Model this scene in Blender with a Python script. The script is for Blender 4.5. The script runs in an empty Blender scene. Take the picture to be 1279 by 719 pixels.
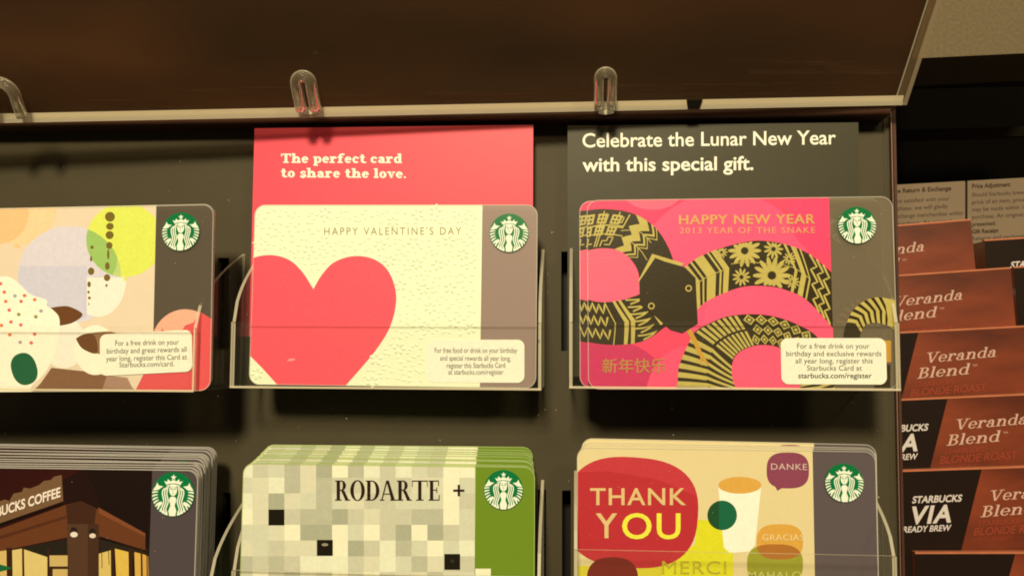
import bpy, bmesh, math, random
from mathutils import Vector, Matrix
from mathutils.geometry import tessellate_polygon
R = math.radians
MM = 0.001
random.seed(7)
S = bpy.context.scene
COL = S.collection

# ---------------------------------------------------------------- camera, world, lamps, exposure
F, DIST = 1126.0, 270.0            # focal length in photo pixels, camera to the card plane in mm
cd = bpy.data.cameras.new('camera'); cam = bpy.data.objects.new('camera', cd); COL.objects.link(cam)
cd.sensor_width = 36; cd.lens = 36 * F / 1279
cd.clip_start = 0.005; cd.clip_end = 50
cam.location = (0, -DIST * MM, 0); cam.rotation_euler = (R(90), 0, 0)
S.camera = cam
S.render.engine = 'CYCLES'
w = bpy.data.worlds.new('World'); S.world = w; w.use_nodes = True
w.node_tree.nodes['Background'].inputs[0].default_value = (1.0, .74, .45, 1)
w.node_tree.nodes['Background'].inputs[1].default_value = 0.07

def area(name, loc, target, size, power, color):
    l = bpy.data.lights.new(name, 'AREA'); l.shape = 'DISK'; l.size = size; l.energy = power; l.color = color
    o = bpy.data.objects.new(name, l); COL.objects.link(o); o.location = loc
    o.rotation_euler = (Vector(target) - Vector(loc)).to_track_quat('-Z', 'Y').to_euler(); return o
area('ceiling_spot', (-.13, -1.15, .66), (.0, 0, 0), .19, 24.0, (1.0, .815, .475))
area('ceiling_spot', (.9, -1.5, 1.1), (.1, 0, 0), .25, 7.5, (1.0, .78, .42))
area('fill_glow', (-.7, -.9, 1.5), (0, 0, 0), .7, 1.6, (1.0, .76, .42))  # added fill lamp, soft and dim, with no visible source
S.view_settings.view_transform = 'Standard'; S.view_settings.look = 'None'
S.view_settings.exposure = 0.0; S.view_settings.gamma = 1.0
S.cycles.transparent_max_bounces = 48; S.cycles.max_bounces = 12; S.cycles.transmission_bounces = 10
S.cycles.caustics_reflective = False; S.cycles.caustics_refractive = False
S.cycles.filter_width = 1.9

# ---------------------------------------------------------------- materials
def lin(c): c /= 255.0; return c / 12.92 if c <= .04045 else ((c + .055) / 1.055) ** 2.4
ILL = (1.22, 1.02, .62)            # light reaching a frontal white surface: paint = seen colour / light
def paint(r, g, b): return tuple(min(.85, max(.002, lin(v) / k)) for v, k in zip((r, g, b), ILL))
CACHE = {}
def nt(name):
    m = bpy.data.materials.new(name); m.use_nodes = True; t = m.node_tree; t.nodes.clear()
    return m, t, t.nodes.new('ShaderNodeOutputMaterial')
def grain(t, base, amount, scale, bump=0.0, bscale=900, stretch=None):
    """procedural colour grain and fine relief"""
    tc = t.nodes.new('ShaderNodeTexCoord'); src = tc.outputs['Object']
    if stretch:
        mp = t.nodes.new('ShaderNodeMapping'); mp.inputs['Scale'].default_value = stretch
        t.links.new(src, mp.inputs[0]); src = mp.outputs[0]
    n = t.nodes.new('ShaderNodeTexNoise'); n.inputs['Scale'].default_value = scale; n.inputs['Detail'].default_value = 6
    t.links.new(src, n.inputs['Vector'])
    mx = t.nodes.new('ShaderNodeMix'); mx.data_type = 'RGBA'
    mx.inputs['A'].default_value = tuple(max(0, c * (1 - amount)) for c in base) + (1,)
    mx.inputs['B'].default_value = tuple(min(.95, c * (1 + amount)) for c in base) + (1,)
    t.links.new(n.outputs['Fac'], mx.inputs['Factor'])
    nb = None
    if bump:
        n2 = t.nodes.new('ShaderNodeTexNoise'); n2.inputs['Scale'].default_value = bscale; n2.inputs['Detail'].default_value = 3
        t.links.new(src, n2.inputs['Vector'])
        b = t.nodes.new('ShaderNodeBump'); b.inputs['Strength'].default_value = bump; b.inputs['Distance'].default_value = .0002
        t.links.new(n2.outputs['Fac'], b.inputs['Height']); nb = b.outputs[0]
    return mx.outputs['Result'], nb
def solid(name, base, rough=.4, amount=.05, scale=300, bump=0.0, metal=0.0, bscale=900, spec=.22, stretch=None):
    k = (name, base, rough)
    if k in CACHE: return CACHE[k]
    m, t, out = nt(name)
    p = t.nodes.new('ShaderNodeBsdfPrincipled'); t.links.new(p.outputs[0], out.inputs[0])
    p.inputs['Roughness'].default_value = rough; p.inputs['Metallic'].default_value = metal
    p.inputs['Specular IOR Level'].default_value = spec
    c, nb = grain(t, base, amount, scale, bump, bscale, stretch)
    t.links.new(c, p.inputs['Base Color'])
    if nb: t.links.new(nb, p.inputs['Normal'])
    CACHE[k] = m; return m
def ink(r, g, b, rough=.38): return solid('ink', paint(r, g, b), rough, .10, 900, .12, bscale=1800)
def clear(name, tint, body, fac, rough=.15, skin=.4, power=4):
    """clear plastic: some light straight through, some scattered by the body colour, a glossy skin"""
    k = (name, tint, body, fac)
    if k in CACHE: return CACHE[k]
    m, t, out = nt(name)
    tr = t.nodes.new('ShaderNodeBsdfTransparent'); tr.inputs[0].default_value = tint + (1,)
    p = t.nodes.new('ShaderNodeBsdfPrincipled'); p.inputs['Base Color'].default_value = body + (1,); p.inputs['Roughness'].default_value = rough + .2
    p.inputs['Specular IOR Level'].default_value = .2
    a = t.nodes.new('ShaderNodeMixShader'); a.inputs[0].default_value = fac
    t.links.new(tr.outputs[0], a.inputs[1]); t.links.new(p.outputs[0], a.inputs[2])
    g = t.nodes.new('ShaderNodeBsdfGlossy'); g.inputs['Roughness'].default_value = rough
    lw = t.nodes.new('ShaderNodeLayerWeight'); lw.inputs[0].default_value = .5
    pw = t.nodes.new('ShaderNodeMath'); pw.operation = 'POWER'; pw.inputs[1].default_value = power
    fr = t.nodes.new('ShaderNodeMath'); fr.operation = 'MULTIPLY_ADD'; fr.inputs[1].default_value = skin; fr.inputs[2].default_value = .010
    t.links.new(lw.outputs['Facing'], pw.inputs[0]); t.links.new(pw.outputs[0], fr.inputs[0])
    b = t.nodes.new('ShaderNodeMixShader')
    t.links.new(fr.outputs[0], b.inputs[0]); t.links.new(a.outputs[0], b.inputs[1]); t.links.new(g.outputs[0], b.inputs[2])
    t.links.new(b.outputs[0], out.inputs[0]); CACHE[k] = m; return m
def glass(name, col, rough=.03):
    if name in CACHE: return CACHE[name]
    m, t, out = nt(name)
    p = t.nodes.new('ShaderNodeBsdfPrincipled'); t.links.new(p.outputs[0], out.inputs[0])
    p.inputs['Base Color'].default_value = col + (1,); p.inputs['Transmission Weight'].default_value = .74
    p.inputs['IOR'].default_value = 1.49; p.inputs['Roughness'].default_value = rough
    CACHE[name] = m; return m

PANEL = solid('olive_plastic', paint(72, 61, 36), .55, .10, 60, .35, bscale=2600)
PANELDK = solid('dark_plastic', (.006, .005, .004), .5)
LIPM = solid('brown_edge', paint(78, 48, 30), .45, .25, 120, .3)
SEAM = solid('rim_paint', paint(140, 98, 72), .4, .2, 120)
ACR = clear('clear_acrylic', (.997, .997, .992), (.8, .78, .7), .006, .08)
ACRE = clear('acrylic_edge', (.9, .88, .8), (.85, .83, .75), .30, .12)  # edge materials: whitish body stands in for refracted brightness
ACREB = clear('acrylic_polished_edge', (.9, .85, .75), (.85, .83, .72), .42, .35)
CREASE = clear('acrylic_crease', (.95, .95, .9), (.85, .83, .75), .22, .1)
def resin():
    m, t, out = nt('cast_acrylic')
    g = t.nodes.new('ShaderNodeBsdfGlass'); g.inputs['IOR'].default_value = 1.49; g.inputs['Roughness'].default_value = .04; g.inputs[0].default_value = (1, .98, .92, 1)
    d = t.nodes.new('ShaderNodeBsdfPrincipled'); d.inputs['Base Color'].default_value = (.9, .84, .68, 1); d.inputs['Roughness'].default_value = .15; d.inputs['Specular IOR Level'].default_value = 1
    tr = t.nodes.new('ShaderNodeBsdfTransparent')
    lw = t.nodes.new('ShaderNodeLayerWeight'); mr = t.nodes.new('ShaderNodeMapRange'); mr.inputs[1].default_value = .35; mr.inputs[2].default_value = .95; mr.inputs[3].default_value = .06; mr.inputs[4].default_value = .6
    t.links.new(lw.outputs['Facing'], mr.inputs[0])
    a = t.nodes.new('ShaderNodeMixShader'); a.inputs[0].default_value = .5; t.links.new(g.outputs[0], a.inputs[1]); t.links.new(tr.outputs[0], a.inputs[2])
    b = t.nodes.new('ShaderNodeMixShader'); t.links.new(mr.outputs[0], b.inputs[0]); t.links.new(a.outputs[0], b.inputs[1]); t.links.new(d.outputs[0], b.inputs[2])
    t.links.new(b.outputs[0], out.inputs[0]); return m
GLS = resin()

# ---------------------------------------------------------------- helpers
def link(o, parent=None):
    COL.objects.link(o)
    if parent is not None: o.parent = parent
    return o
def tag(o, label=None, cat=None, group=None, kind=None):
    if label: o['label'] = label
    if cat: o['category'] = cat
    if group: o['group'] = group
    if kind: o['kind'] = kind
    return o
def mesh(name, verts, faces, mats, parent=None, fm=None, smooth=False):
    me = bpy.data.meshes.new(name)
    me.from_pydata([tuple(v) for v in verts], [], faces)
    for m in (mats if isinstance(mats, list) else [mats]): me.materials.append(m)
    if fm: me.polygons.foreach_set('material_index', fm)
    if smooth: me.polygons.foreach_set('use_smooth', [True] * len(faces))
    me.update()
    return link(bpy.data.objects.new(name, me), parent)

class Frame:
    """A flat thing's own frame: x right, y up, z out of its face; placed in mm. px(x, y, z): the point of its plane z that photo pixel (x, y) shows, in mm."""
    def __init__(s, cx, cy, dist, tilt=4.0, yaw=4.0, roll=0.0):
        d = dist
        s.o = Vector(((cx - 639.5) * d / F, d - DIST, (359.5 - cy) * d / F))
        s.R = (Matrix.Rotation(R(-yaw), 3, 'Z') @ Matrix.Rotation(R(90 - tilt), 3, 'X') @ Matrix.Rotation(R(roll), 3, 'Z'))
        s.Ri = s.R.inverted()
        s.c = s.Ri @ (Vector((0, -DIST, 0)) - s.o)
    def px(s, x, y, z=0.0):
        d = s.Ri @ Vector(((x - 639.5) / F, 1, (359.5 - y) / F))
        t = (z - s.c.z) / d.z; p = s.c + d * t
        return Vector((p.x, p.y, z))
    def put(s, o):
        o.matrix_world = Matrix.Translation(s.o * MM) @ s.R.to_4x4(); return o
def thing(name, fr, label, cat, group=None, kind=None):
    o = link(bpy.data.objects.new(name, None)); o.empty_display_size = .01; fr.put(o)
    return tag(o, label, cat, group, kind)

def clip(poly, region):
    """Sutherland-Hodgman against a convex counter-clockwise region"""
    out = poly
    for i in range(len(region)):
        a, b = region[i], region[(i + 1) % len(region)]
        ins = lambda p: (b[0]-a[0]) * (p[1]-a[1]) - (b[1]-a[1]) * (p[0]-a[0]) >= 0
        src, out = out, []
        for j in range(len(src)):
            p, q = src[j - 1], src[j]
            ip, iq = ins(p), ins(q)
            if ip != iq:
                d1 = (b[0]-a[0]) * (p[1]-a[1]) - (b[1]-a[1]) * (p[0]-a[0])
                d2 = (b[0]-a[0]) * (q[1]-a[1]) - (b[1]-a[1]) * (q[0]-a[0])
                t = d1 / (d1 - d2); out.append((p[0] + t * (q[0]-p[0]), p[1] + t * (q[1]-p[1])))
            if iq: out.append(q)
        if not out: return []
    return out
def tess(loops):
    vs = [p for l in loops for p in l]
    tri = tessellate_polygon([[Vector((p[0], p[1], 0)) for p in l] for l in loops])
    out = []
    for t in tri:
        a, b, c = (vs[i] for i in t)
        cr = (b[0]-a[0]) * (c[1]-a[1]) - (b[1]-a[1]) * (c[0]-a[0])
        if abs(cr) < 1e-7: continue
        out.append(tuple(t) if cr > 0 else (t[0], t[2], t[1]))
    return vs, out
def rrect(x0, y0, x1, y1, r, n=8):
    pts = []
    for cx, cy, a in ((x1-r, y0+r, -90), (x1-r, y1-r, 0), (x0+r, y1-r, 90), (x0+r, y0+r, 180)):
        for k in range(n + 1):
            t = R(a + 90 * k / n); pts.append((cx + r * math.cos(t), cy + r * math.sin(t)))
    return pts
def ell(cx, cy, rx, ry=None, rot=0, n=40, p=2.0):
    ry = rx if ry is None else ry; c, s = math.cos(R(rot)), math.sin(R(rot)); o = []
    for k in range(n):
        a = 2 * math.pi * k / n; ca, sa = math.cos(a), math.sin(a)
        u = rx * math.copysign(abs(ca) ** (2 / p), ca); v = ry * math.copysign(abs(sa) ** (2 / p), sa)
        o.append((cx + u * c - v * s, cy + u * s + v * c))
    return o
def ribbon(pts, wd, closed=False):
    """polygon strip of width wd (number or list) along pts: list of quads"""
    n = len(pts); L = []; Rr = []
    for i in range(n):
        a = pts[max(0, i-1)]; b = pts[min(n-1, i+1)]
        dx, dy = b[0]-a[0], b[1]-a[1]; l = math.hypot(dx, dy) or 1
        h = (wd[i] if isinstance(wd, (list, tuple)) else wd) / 2
        L.append((pts[i][0] - dy/l*h, pts[i][1] + dx/l*h)); Rr.append((pts[i][0] + dy/l*h, pts[i][1] - dx/l*h))
    return [L + Rr[::-1]]
def smooth_line(pts, k=6):
    out = []
    P = [pts[0]] + list(pts) + [pts[-1]]
    for i in range(1, len(P) - 2):
        for j in range(k):
            t = j / k; a, b, c, d = P[i-1], P[i], P[i+1], P[i+2]
            out.append(tuple(.5 * ((2*b[q]) + (-a[q]+c[q])*t + (2*a[q]-5*b[q]+4*c[q]-d[q])*t*t + (-a[q]+3*b[q]-3*c[q]+d[q])*t**3) for q in (0, 1)))
    out.append(tuple(pts[-1])); return out
def prism(poly, z0, z1, cap=True):
    """solid from a 2D outline between two heights: verts, faces"""
    v2, tr = tess([poly]); n = len(poly)
    area2 = sum(poly[i-1][0]*poly[i][1] - poly[i][0]*poly[i-1][1] for i in range(n))
    V = [(p[0]*MM, p[1]*MM, z0*MM) for p in poly] + [(p[0]*MM, p[1]*MM, z1*MM) for p in poly]
    Fc = [tuple(i + n for i in t) for t in tr] + [(t[0], t[2], t[1]) for t in tr]
    for i in range(n):
        j = (i + 1) % n
        Fc.append((i, j, j+n, i+n) if area2 > 0 else (j, i, i+n, j+n))
    return V, Fc, len(tr) * 2
def solid_poly(name, poly, z0, z1, mat, parent, side=None):
    V, Fc, nc = prism(poly, z0, z1)
    if side is None: return mesh(name, V, Fc, mat, parent)
    return mesh(name, V, Fc, [mat, side], parent, [0]*nc + [1]*(len(Fc)-nc))
def boxm(name, x0, x1, y0, y1, z0, z1, mat, parent, bev=.3):
    bm = bmesh.new(); bmesh.ops.create_cube(bm, size=1)
    for v in bm.verts: v.co = Vector(((x0+x1)/2 + v.co.x*(x1-x0), (y0+y1)/2 + v.co.y*(y1-y0), (z0+z1)/2 + v.co.z*(z1-z0))) * MM
    if bev: bmesh.ops.bevel(bm, geom=list(bm.edges), offset=bev*MM, segments=2, affect='EDGES', profile=.5)
    me = bpy.data.meshes.new(name); bm.to_mesh(me); bm.free(); me.materials.append(mat)
    return link(bpy.data.objects.new(name, me), parent)

class Art:
    """flat print in layers: polygons given in photo pixels (or local mm), clipped to the face, each a hair above the one before"""
    def __init__(s, fr, z, regions=()):
        s.fr, s.z, s.regions = fr, z, list(regions); s.v, s.f, s.m, s.mats, s.n = [], [], [], [], 0; s.cuts = []
    def add(s, poly, mat, px=True, extra=(), step=.0008, holes=()):
        def conv(P): return [(lambda q: (q.x, q.y))(s.fr.px(a, b, s.z)) if px else (a, b) for a, b in P]
        P = conv(poly)
        for rg in list(s.regions) + list(extra):
            P = clip(P, rg)
            if len(P) < 3: return
        vs, tr = tess([P] + [conv(h) for h in holes])
        s.tris(vs, tr, mat, step)
    def tris(s, vs, tr, mat, step=.0008):
        if mat not in s.mats: s.mats.append(mat)
        s.n += 1; z = s.z + s.n * step; k = len(s.v)
        s.v += [(p[0]*MM, p[1]*MM, (z + (p[2] if len(p) > 2 else 0))*MM) for p in vs]; s.f += [tuple(i + k for i in t) for t in tr]
        s.m += [s.mats.index(mat)] * len(tr)
    def many(s, polys, mat, **kw):
        for p in polys: s.add(p, mat, **kw)
    def build(s, name, parent):
        if name != 'lettering' or len(s.cuts) < 2: return mesh(name, s.v, s.f, s.mats, parent, s.m)
        s.cuts[-1] = (len(s.v), len(s.f)); v0 = f0 = 0                 # one part per line of writing
        for v1, f1 in s.cuts:
            mesh(name, s.v[v0:v1], [tuple(i - v0 for i in f) for f in s.f[f0:f1]], s.mats, parent, s.m[f0:f1]); v0, f0 = v1, f1

TEXTC = {}
def glyphs(text, bold=0.0, spacing=1.0):
    """outline font text as triangles in font units (Blender's built-in font)"""
    k = (text, bold, spacing)
    if k in TEXTC: return TEXTC[k]
    cu = bpy.data.curves.new('t', 'FONT'); cu.body = text; cu.size = 1; cu.offset = bold; cu.space_character = spacing
    cu.resolution_u = 4; cu.fill_mode = 'FRONT'
    o = bpy.data.objects.new('t', cu); COL.objects.link(o); dg = bpy.context.evaluated_depsgraph_get(); dg.update()
    me = bpy.data.meshes.new_from_object(o.evaluated_get(dg)); me.calc_loop_triangles()
    vs = [(v.co.x, v.co.y) for v in me.vertices]; fs = [tuple(t.vertices) for t in me.loop_triangles]
    bpy.data.objects.remove(o); bpy.data.meshes.remove(me); bpy.data.curves.remove(cu)
    TEXTC[k] = (vs, fs); return vs, fs
CAP = None
def write(art, text, x0, x1, y, cap, mat, y1=None, bold=0.0, slant=0.0, spacing=1.0, src=None, dz=.02):
    """text from pixel x0 to x1 on the baseline y (y1 at its right end), capitals cap px high"""
    global CAP
    if src is None:
        if CAP is None:
            v, _ = glyphs('H'); CAP = max(p[1] for p in v) - min(p[1] for p in v)
        vs, fs = glyphs(text, bold, spacing); ch = CAP
        if all(ord(c) > 255 for c in text): ch = max(p[1] for p in vs) - min(p[1] for p in vs)
    else: vs, fs = src; ch = 1.0
    a, b = min(p[0] for p in vs), max(p[0] for p in vs)
    out = []
    y1 = y if y1 is None else y1
    zs = [p[2] if len(p) > 2 else 0 for p in vs]
    for u, v in [(p[0], p[1]) for p in vs]:
        h = v / ch * cap; t = (u - a) / (b - a); X = x0 + (x1 - x0) * t + slant * h; Y = y + (y1 - y) * t - h
        q = art.fr.px(X, Y, art.z); out.append((q.x, q.y))
    ok = []
    for t in fs:
        p, q, r_ = (out[i] for i in t)
        cr = (q[0]-p[0])*(r_[1]-p[1]) - (q[1]-p[1])*(r_[0]-p[0])
        ok.append(t if cr > 0 else (t[0], t[2], t[1]))
    art.tris([(p[0], p[1], z) for p, z in zip(out, zs)], ok, mat, .001); art.cuts.append((len(art.v), len(art.f)))

# ---- hand-drawn serif letters (capital height 1)
def serif(text, W=.2, thin=.1, slab=.1, gap=.08):
    def rc(x0, y0, x1, y1): return [(x0, y0), (x1, y0), (x1, y1), (x0, y1)]
    def arc(cx, cy, rx, ry, a0, a1, wv, wh, n=14):
        o, i = [], []
        for k in range(n + 1):
            a = R(a0 + (a1 - a0) * k / n); o.append((cx + rx*math.cos(a), cy + ry*math.sin(a))); i.append((cx + (rx-wv)*math.cos(a), cy + (ry-wh)*math.sin(a)))
        return o + i[::-1]
    x = .7; s2 = W/2
    def ft(c, y=0, e=.09): return rc(c - s2 - e, y, c + s2 + e, y + slab)
    def st(c, y0, y1): return rc(c - s2, y0, c + s2, y1)
    def flag(c, y): return rc(c - s2 - .09, y - slab, c, y)
    def bowl(cx, r=.3): return [arc(cx, x/2, r, x/2 + .01, 0, 360, W*.92, thin, 28)]
    def ch(c):
        if c == 'T': return [st(.45, 0, 1), ft(.45, 0, .12), rc(0, 1-slab, .9, 1), rc(0, .68, thin*.8, 1), rc(.9-thin*.8, .68, .9, 1)], .9
        if c == 'h': return [st(.19, 0, 1.03), flag(.19, 1.03), ft(.19), st(.62, 0, .45), ft(.62), arc(.43, .42, .19+s2, .29, 0, 180, W, thin*1.3)], .82
        if c == 'n': return [st(.19, 0, x), flag(.19, x), ft(.19), st(.62, 0, .45), ft(.62), arc(.43, .42, .19+s2, .29, 0, 180, W, thin*1.3)], .82
        if c == 'r': return [st(.19, 0, x), flag(.19, x), ft(.19, 0, .12), arc(.42, .42, .24, .29, 45, 180, W*.8, thin*1.3), ell(.53, .56, .09, .09, n=14)], .62
        if c == 'e': return [arc(.31, .35, .31, .36, 0, 325, W*.95, thin, 28), rc(.08, .31, .61, .31+thin)], .62
        if c == 'c': return [arc(.31, .35, .31, .36, 40, 325, W*.95, thin, 26), ell(.5, .53, .1, .1, n=14)], .6
        if c == 'o': return bowl(.32, .32), .64
        if c == 'p': return [st(.19, -.3, x), flag(.19, x), ft(.19, -.3), arc(.42, .35, .31, .36, -130, 130, W*.95, thin, 24)], .73
        if c == 'd': return [st(.55, 0, 1.03), flag(.55, 1.03), rc(.55, 0, .74, slab), arc(.32, .35, .31, .36, 50, 310, W*.95, thin, 24)], .74
        if c == 'a': return [st(.46, 0, .48), rc(.46, 0, .66, slab), arc(.31, .44, .15+s2, .27, 0, 150, W, thin*1.3), ell(.14, .53, .09, .09, n=14), arc(.29, .2, .28, .21, 80, 300, W*.9, thin, 18), rc(.28, .36, .46, .36+thin*.9)], .66
        if c == 'f': return [st(.22, 0, .8), ft(.22, 0, .12), rc(0, x-slab, .48, x), arc(.44, .76, .22+s2, .27, 60, 180, W, thin*1.3), ell(.55, .93, .09, .09, n=14)], .56
        if c == 't': return [st(.22, .2, .92), rc(0, x-slab, .46, x), arc(.4, .22, .18+s2, .23, 180, 320, W, thin*1.2)], .52
        if c == 'l': return [st(.2, 0, 1.03), flag(.2, 1.03), ft(.2)], .4
        if c == 'v': return [[(.05, x), (.05+W*1.1, x), (.4, 0), (.29, 0)], [(.53, x), (.62, x), (.42, 0), (.32, 0)], rc(-.02, x-slab, .32, x), rc(.44, x-slab, .7, x)], .68
        if c == 's': return ribbon(smooth_line([(.46, .53), (.27, .65), (.1, .52), (.27, .36), (.45, .2), (.27, .05), (.06, .16)]), [W*.6]*20 + [W*.95]*40) + [rc(.42, .45, .5, .7), rc(.03, 0, .1, .24)], .54
        if c == '.': return [ell(.1, .1, .1, .1, n=14)], .2
        if c == 'V': return [[(.1, 1), (.1+W*1.15, 1), (.56, 0), (.42, 0)], [(.76, 1), (.85, 1), (.56, 0), (.47, 0)], rc(-.02, 1-slab, .42, 1), rc(.62, 1-slab, .98, 1)], .94
        if c == 'B': return [st(.2, 0, 1), rc(0, 0, .4, slab), rc(0, 1-slab, .4, 1), arc(.4, .755, .26, .245, -90, 90, W, slab), arc(.4, .27, .32, .27, -90, 90, W, slab), rc(.25, .49, .42, .49+thin)], .74
        if c == 'R': return [st(.2, 0, 1), ft(.2), rc(.02, 1-slab, .4, 1), arc(.38, .75, .26, .25, -90, 90, W*.95, thin), rc(.25, .5, .4, .5+thin), [(.36, .5), (.36+W, .5), (.82, 0), (.82-W*1.1, 0)], rc(.58, 0, .88, slab)], .86
        if c == 'O': return [arc(.42, .5, .42, .52, 0, 360, W*1.05, thin, 32)], .84
        if c == 'D': return [st(.2, 0, 1), rc(.02, 0, .4, slab), rc(.02, 1-slab, .4, 1), arc(.36, .5, .45, .5, -90, 90, W*1.05, thin, 22)], .82
        if c == 'A': return [[(.36, 1), (.44, 1), (.12, 0), (.06, 0)], [(.36, 1), (.36+W*.75, 1), (.86, 0), (.86-W*1.1, 0)], rc(.16, .3, .66, .3+thin), rc(-.02, 0, .24, slab), rc(.58, 0, .96, slab)], .92
        if c == 'E': return [st(.2, 0, 1), rc(.02, 0, .66, slab), rc(.02, 1-slab, .62, 1), rc(.2, .5, .5, .5+thin), rc(.62-thin, .74, .62, 1), rc(.66-thin, 0, .66, .28), rc(.5-thin*.5, .38, .5+thin*.5, .66)], .68
        return [], .3
    V, Fc, x0 = [], [], 0.0; zi = 0
    for c in text:
        ps, wd = ch(c)
        for p in ps:
            vs, tr = tess([p]); k = len(V); zi += 1; V += [(q[0] + x0, q[1], .002*(zi % 7)) for q in vs]; Fc += [tuple(i + k for i in t) for t in tr]
        x0 += wd + gap
    return V, Fc

# ---------------------------------------------------------------- the siren roundel, unit radius
GREEN = solid('badge_green', paint(8, 112, 52), .3, .05)
WHITE = solid('badge_white', paint(244, 246, 205), .3, .03)
def badge(fr, cx, cy, rpx, z, parent, tilt=0):
    c0 = fr.px(cx, cy, z); c1 = fr.px(cx + rpx, cy, z); r = (c1 - c0).length
    disc = solid_poly('logo_badge', [(c0.x + r*a, c0.y + r*b) for a, b in ell(0, 0, 1, n=48)], z, z + .45, GREEN, parent)
    ct, sn = math.cos(R(tilt)), math.sin(R(tilt))
    a = Art(fr, z + .46)
    circ = [(c0.x + r*.985*p, c0.y + r*.985*q) for p, q in ell(0, 0, 1, n=48)]
    def T(P): return [(c0.x + r*(p*ct - q*sn), c0.y + r*(p*sn + q*ct)) for p, q in P]
    def W_(P, m=WHITE): a.add(T(P), m, px=False, extra=[circ], step=.002)
    st = []
    for k in range(10):
        rr = .145 if k % 2 == 0 else .06; an = R(90 + 36*k); st.append((rr*math.cos(an), .765 + rr*math.sin(an)))
    W_(st)
    W_([(-.33,.43),(-.2,.475),(0,.495),(.2,.475),(.33,.43),(.44,.60),(.29,.56),(.27,.69),(.14,.585),(.0,.66),(-.14,.585),(-.27,.69),(-.29,.56),(-.44,.60)])
    W_([(-.33,.385),(-.17,.44),(0,.455),(.17,.44),(.33,.385),(.3,.35),(0,.42),(-.3,.35)])
    W_(ell(0, .2, .185, .27, n=28))
    for s in (-1, 1):
        W_(ell(s*.085, .235, .05, .02, n=10), GREEN); W_(ribbon([(s*.15,.29),(s*.09,.315),(s*.035,.285)], .022)[0], GREEN)
        for k in range(3):
            x = .262 + .104*k
            pts = [(.235+.075*k, .37-.05*k), (x+.02, .16), (x+.03, .0), (x-.01, -.16), (x-.045, -.33), (x+.0, -.5), (x+.06, -.68), (x-.0, -.84), (x-.01, -1.0)]
            pts = smooth_line([(s*p, q) for p, q in pts], 5)
            W_(ribbon(pts, .058)[0])
        W_([(s*p, q) for p, q in [(.47,.36),(.60,.37),(.70,.40),(.76,.53),(.82,.38),(.97,.17),(.84,.17),(.68,.20),(.60,.27)]])
        W_([(s*p, q) for p, q in [(.50,-.36),(.57,-.33),(.72,-.45),(.70,-.56),(.60,-.55),(.49,-.43)]])
        for k in range(9):
            an = 6 - 9.6*k; r0, r1 = .72 + (.06 if k > 4 else 0), 1.0
            A = (s*r0*math.cos(R(an+2)), r0*math.sin(R(an+2))); B = (s*r1*math.cos(R(an-2)), r1*math.sin(R(an-2)))
            W_(ribbon([A, ((A[0]+B[0])/2, (A[1]+B[1])/2 + .015), B], [.04, .07, .08])[0])
    W_(ell(0, .06, .035, .014, n=10), GREEN); W_(ribbon([(-.015,.25),(-.02,.14),(.02,.13)], .016)[0], GREEN)
    body = [(.05,-.10),(.11,-.13),(.165,-.2),(.17,-.3),(.12,-.42),(.10,-.52),(.15,-.64),(.19,-.76),(.16,-.88),(.15,-1.0)]
    W_(body + [(-p, q) for p, q in body[::-1]])
    a.build('siren_figure', disc)
    return disc

# ---------------------------------------------------------------- gift cards
CW, CH, CT = 85.6, 53.98, .76
def corners(w=CW, h=CH, r=3.2): return rrect(-w/2, -h/2, w/2, h/2, r)
EDGE = solid('card_edge', (.62, .60, .52), .35)
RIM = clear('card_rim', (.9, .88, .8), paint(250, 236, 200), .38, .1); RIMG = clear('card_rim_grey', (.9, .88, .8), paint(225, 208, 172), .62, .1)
def card_frame(cx, cy, wpx, roll=0.0, tilt=4.5, yaw=4.0): return Frame(cx, cy, CW * F / wpx, tilt, yaw, roll)
def card(name, fr, split, base, stripmat, label, group, edge=EDGE, cat='gift card', rim_mat=None):
    """body printed left of the px column `split`, clear plastic right of it"""
    t = thing(name, fr, label, cat, group)
    C = corners(); sx = fr.px(split, fr_cy(fr), CT/2).x
    left = clip(C, [(-100, -100), (sx, -100), (sx, 100), (-100, 100)])
    right = clip(C, [(sx, -100), (100, -100), (100, 100), (sx, 100)])
    solid_poly('printed_body', left, -CT/2, CT/2, base, t, edge)
    solid_poly('clear_strip', right, -CT/2, CT/2, stripmat, t, edge if edge is not EDGE else ACRE)
    rd = random.Random(int(sx*10)); dd = Art(fr, CT/2 + .3, [C])
    for _ in range(26):
        dd.add(ell(rd.uniform(-42, 42), rd.uniform(-26, 26), rd.uniform(.05, .12), rd.uniform(.05, .1), 0, 7), solid('dust', (.55, .52, .42), .9), px=False)
    dd.build('dust_specks', t)['kind'] = 'stuff'
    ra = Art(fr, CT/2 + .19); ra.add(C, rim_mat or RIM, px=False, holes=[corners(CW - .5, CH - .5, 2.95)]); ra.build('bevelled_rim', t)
    art = Art(fr, CT/2 + .01, [C, [(-100, -100), (sx, -100), (sx, 100), (-100, 100)]])
    return t, art, C, sx
def fr_cy(fr):   # pixel row of the card's centre
    p = fr.o; return 359.5 - p.z * F / (p.y + DIST)
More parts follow.
